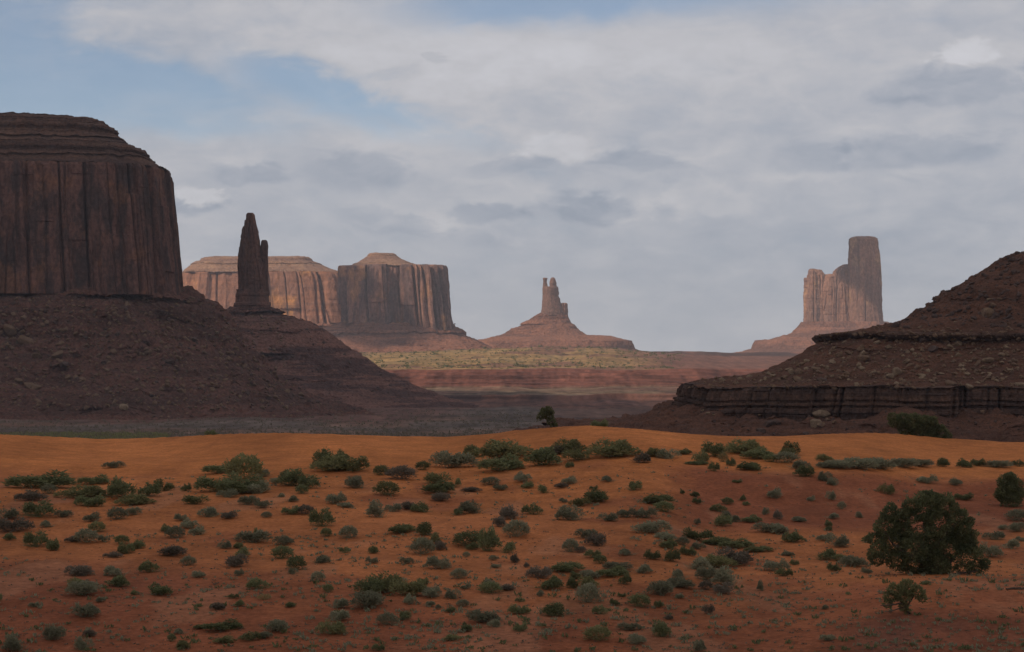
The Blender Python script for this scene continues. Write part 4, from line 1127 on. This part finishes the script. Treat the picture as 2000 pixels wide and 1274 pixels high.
rubble('rubble', 1500, 1340, 2000, 640, 760, (.3, 1.3), M_stone['brown'], ('scree', 'ledge'))
rubble('pale_rubble', 150, 1400, 2000, 665, 750, (.3, 1.6), M_stone['pale'], ('scree',))
rubble('dark_rubble', 900, 1600, 2000, 490, 640, (.3, 1.7), M_stone['dark'], ('scree',))
rubble('fallen_stone', 350, 1280, 2000, 790, 850, (.2, .8), M_stone['dark'], ('scree',))
rubble('scree_blocks', 1300, 0, 560, 580, 800, (.8, 3.4), M_stone['brown'], ('talus',))
rubble('dark_scree_blocks', 700, 0, 800, 580, 800, (.8, 3.0), M_stone['dark'], ('talus',))
base_ = boulder_mesh(905, M_stone['brown'], .4)
base_.calc_loop_triangles()
bv_, bt_ = np.array([v.co for v in base_.vertices]), np.array([t.vertices for t in base_.loop_triangles])
bpy.data.meshes.remove(base_)
X, Y = scatter(1400, -100, 2100, 905, 1290, 1.5)
sz_ = .025 + .11 * rs.uniform(0, 1, len(X)) ** 4
ca, sa = np.cos(X * 91), np.sin(X * 91)
pv = bv_[None] * sz_[:, None, None]
pv = np.stack([pv[..., 0] * ca[:, None] - pv[..., 1] * sa[:, None], pv[..., 0] * sa[:, None] + pv[..., 1] * ca[:, None], pv[..., 2]], -1) + np.stack([X, Y, ground_z(X, Y)], -1)[:, None]
tag(link('pebbles', mesh_from('pebbles', pv.reshape(-1, 3), (bt_[None] + np.arange(len(X))[:, None, None] * len(bv_)).reshape(-1, 3), M_stone['brown'])), kind='stuff')

# ------------------------------------------------------------------ unseen clouds overhead, added to shade the near land and two far buttes
def cloud_mat():
    m, t = new_mat('shade_cloud')
    d = t.n('ShaderNodeBsdfDiffuse')
    d.inputs[0].default_value = (.9, .9, .92, 1)
    tr = t.n('ShaderNodeBsdfTranslucent')
    tr.inputs[0].default_value = (.9, .9, .92, 1)
    mx = t.n('ShaderNodeMixShader')
    mx.inputs[0].default_value = 0.5
    t.put(mx.inputs[1], d.outputs[0])
    t.put(mx.inputs[2], tr.outputs[0])
    t.put(t.n('ShaderNodeOutputMaterial').inputs[0], mx.outputs[0])
    return m


M_cloud = cloud_mat()


def cloud(cx, cy, cz, rx, ry, rz, seed, n=90):
    """an unseen lumpy bank of cloud, placed so that it shades the land around (cx, cy, cz) from the sun"""
    H = 1650.0
    k = (H - cz) / TO_SUN.z
    c = np.array((cx, cy, cz)) + np.array(TO_SUN) * k
    th = np.linspace(0, 2 * math.pi, 2 * n, endpoint=False)
    ph = np.linspace(0.02, math.pi - 0.02, n)
    P, T = np.meshgrid(ph, th, indexing='ij')
    v = np.stack([np.sin(P) * np.cos(T), np.sin(P) * np.sin(T), np.cos(P)], -1)
    r = 1 + 0.28 * fbm(v[..., 0] * 2.2, v[..., 1] * 2.2, v[..., 2] * 2.2, seed, 5)
    co = c + v * r[..., None] * np.array((rx, ry, rz))
    return tag(link('cloud', mesh_from('cloud', co.reshape(-1, 3), grid_faces(n, 2 * n, True), M_cloud, True)), kind='stuff')


cloud(-60, 440, 0, 950, 790, 110, 5)
cloud(-500, 1330, 0, 520, 560, 90, 8)
cloud(xcol(725, 3350), 3340, 60, 75, 130, 50, 6)
cloud(xcol(1692, 4280) + 72, 4240, 165, 100, 150, 50, 7)

# ------------------------------------------------------------------ haze
def haze():
    m, t = new_mat('desert_haze')
    v = t.n('ShaderNodeVolumePrincipled')
    v.inputs['Color'].default_value = (.86, .91, 1.0, 1)
    v.inputs['Density'].default_value = 0.000056
    v.inputs['Anisotropy'].default_value = 0.0
    t.put(t.n('ShaderNodeOutputMaterial').inputs['Volume'], v.outputs[0])
    x, y0, y1, z0, z1 = 15000, -100, 9100, -60, 300
    vs = [(a, b, c) for c in (z0, z1) for b in (y0, y1) for a in (-x, x)]
    fs = [(0, 2, 3, 1), (4, 5, 7, 6), (0, 1, 5, 4), (2, 6, 7, 3), (0, 4, 6, 2), (1, 3, 7, 5)]
    tag(link('haze', mesh_from('haze', vs, fs, m)), kind='stuff')


haze()
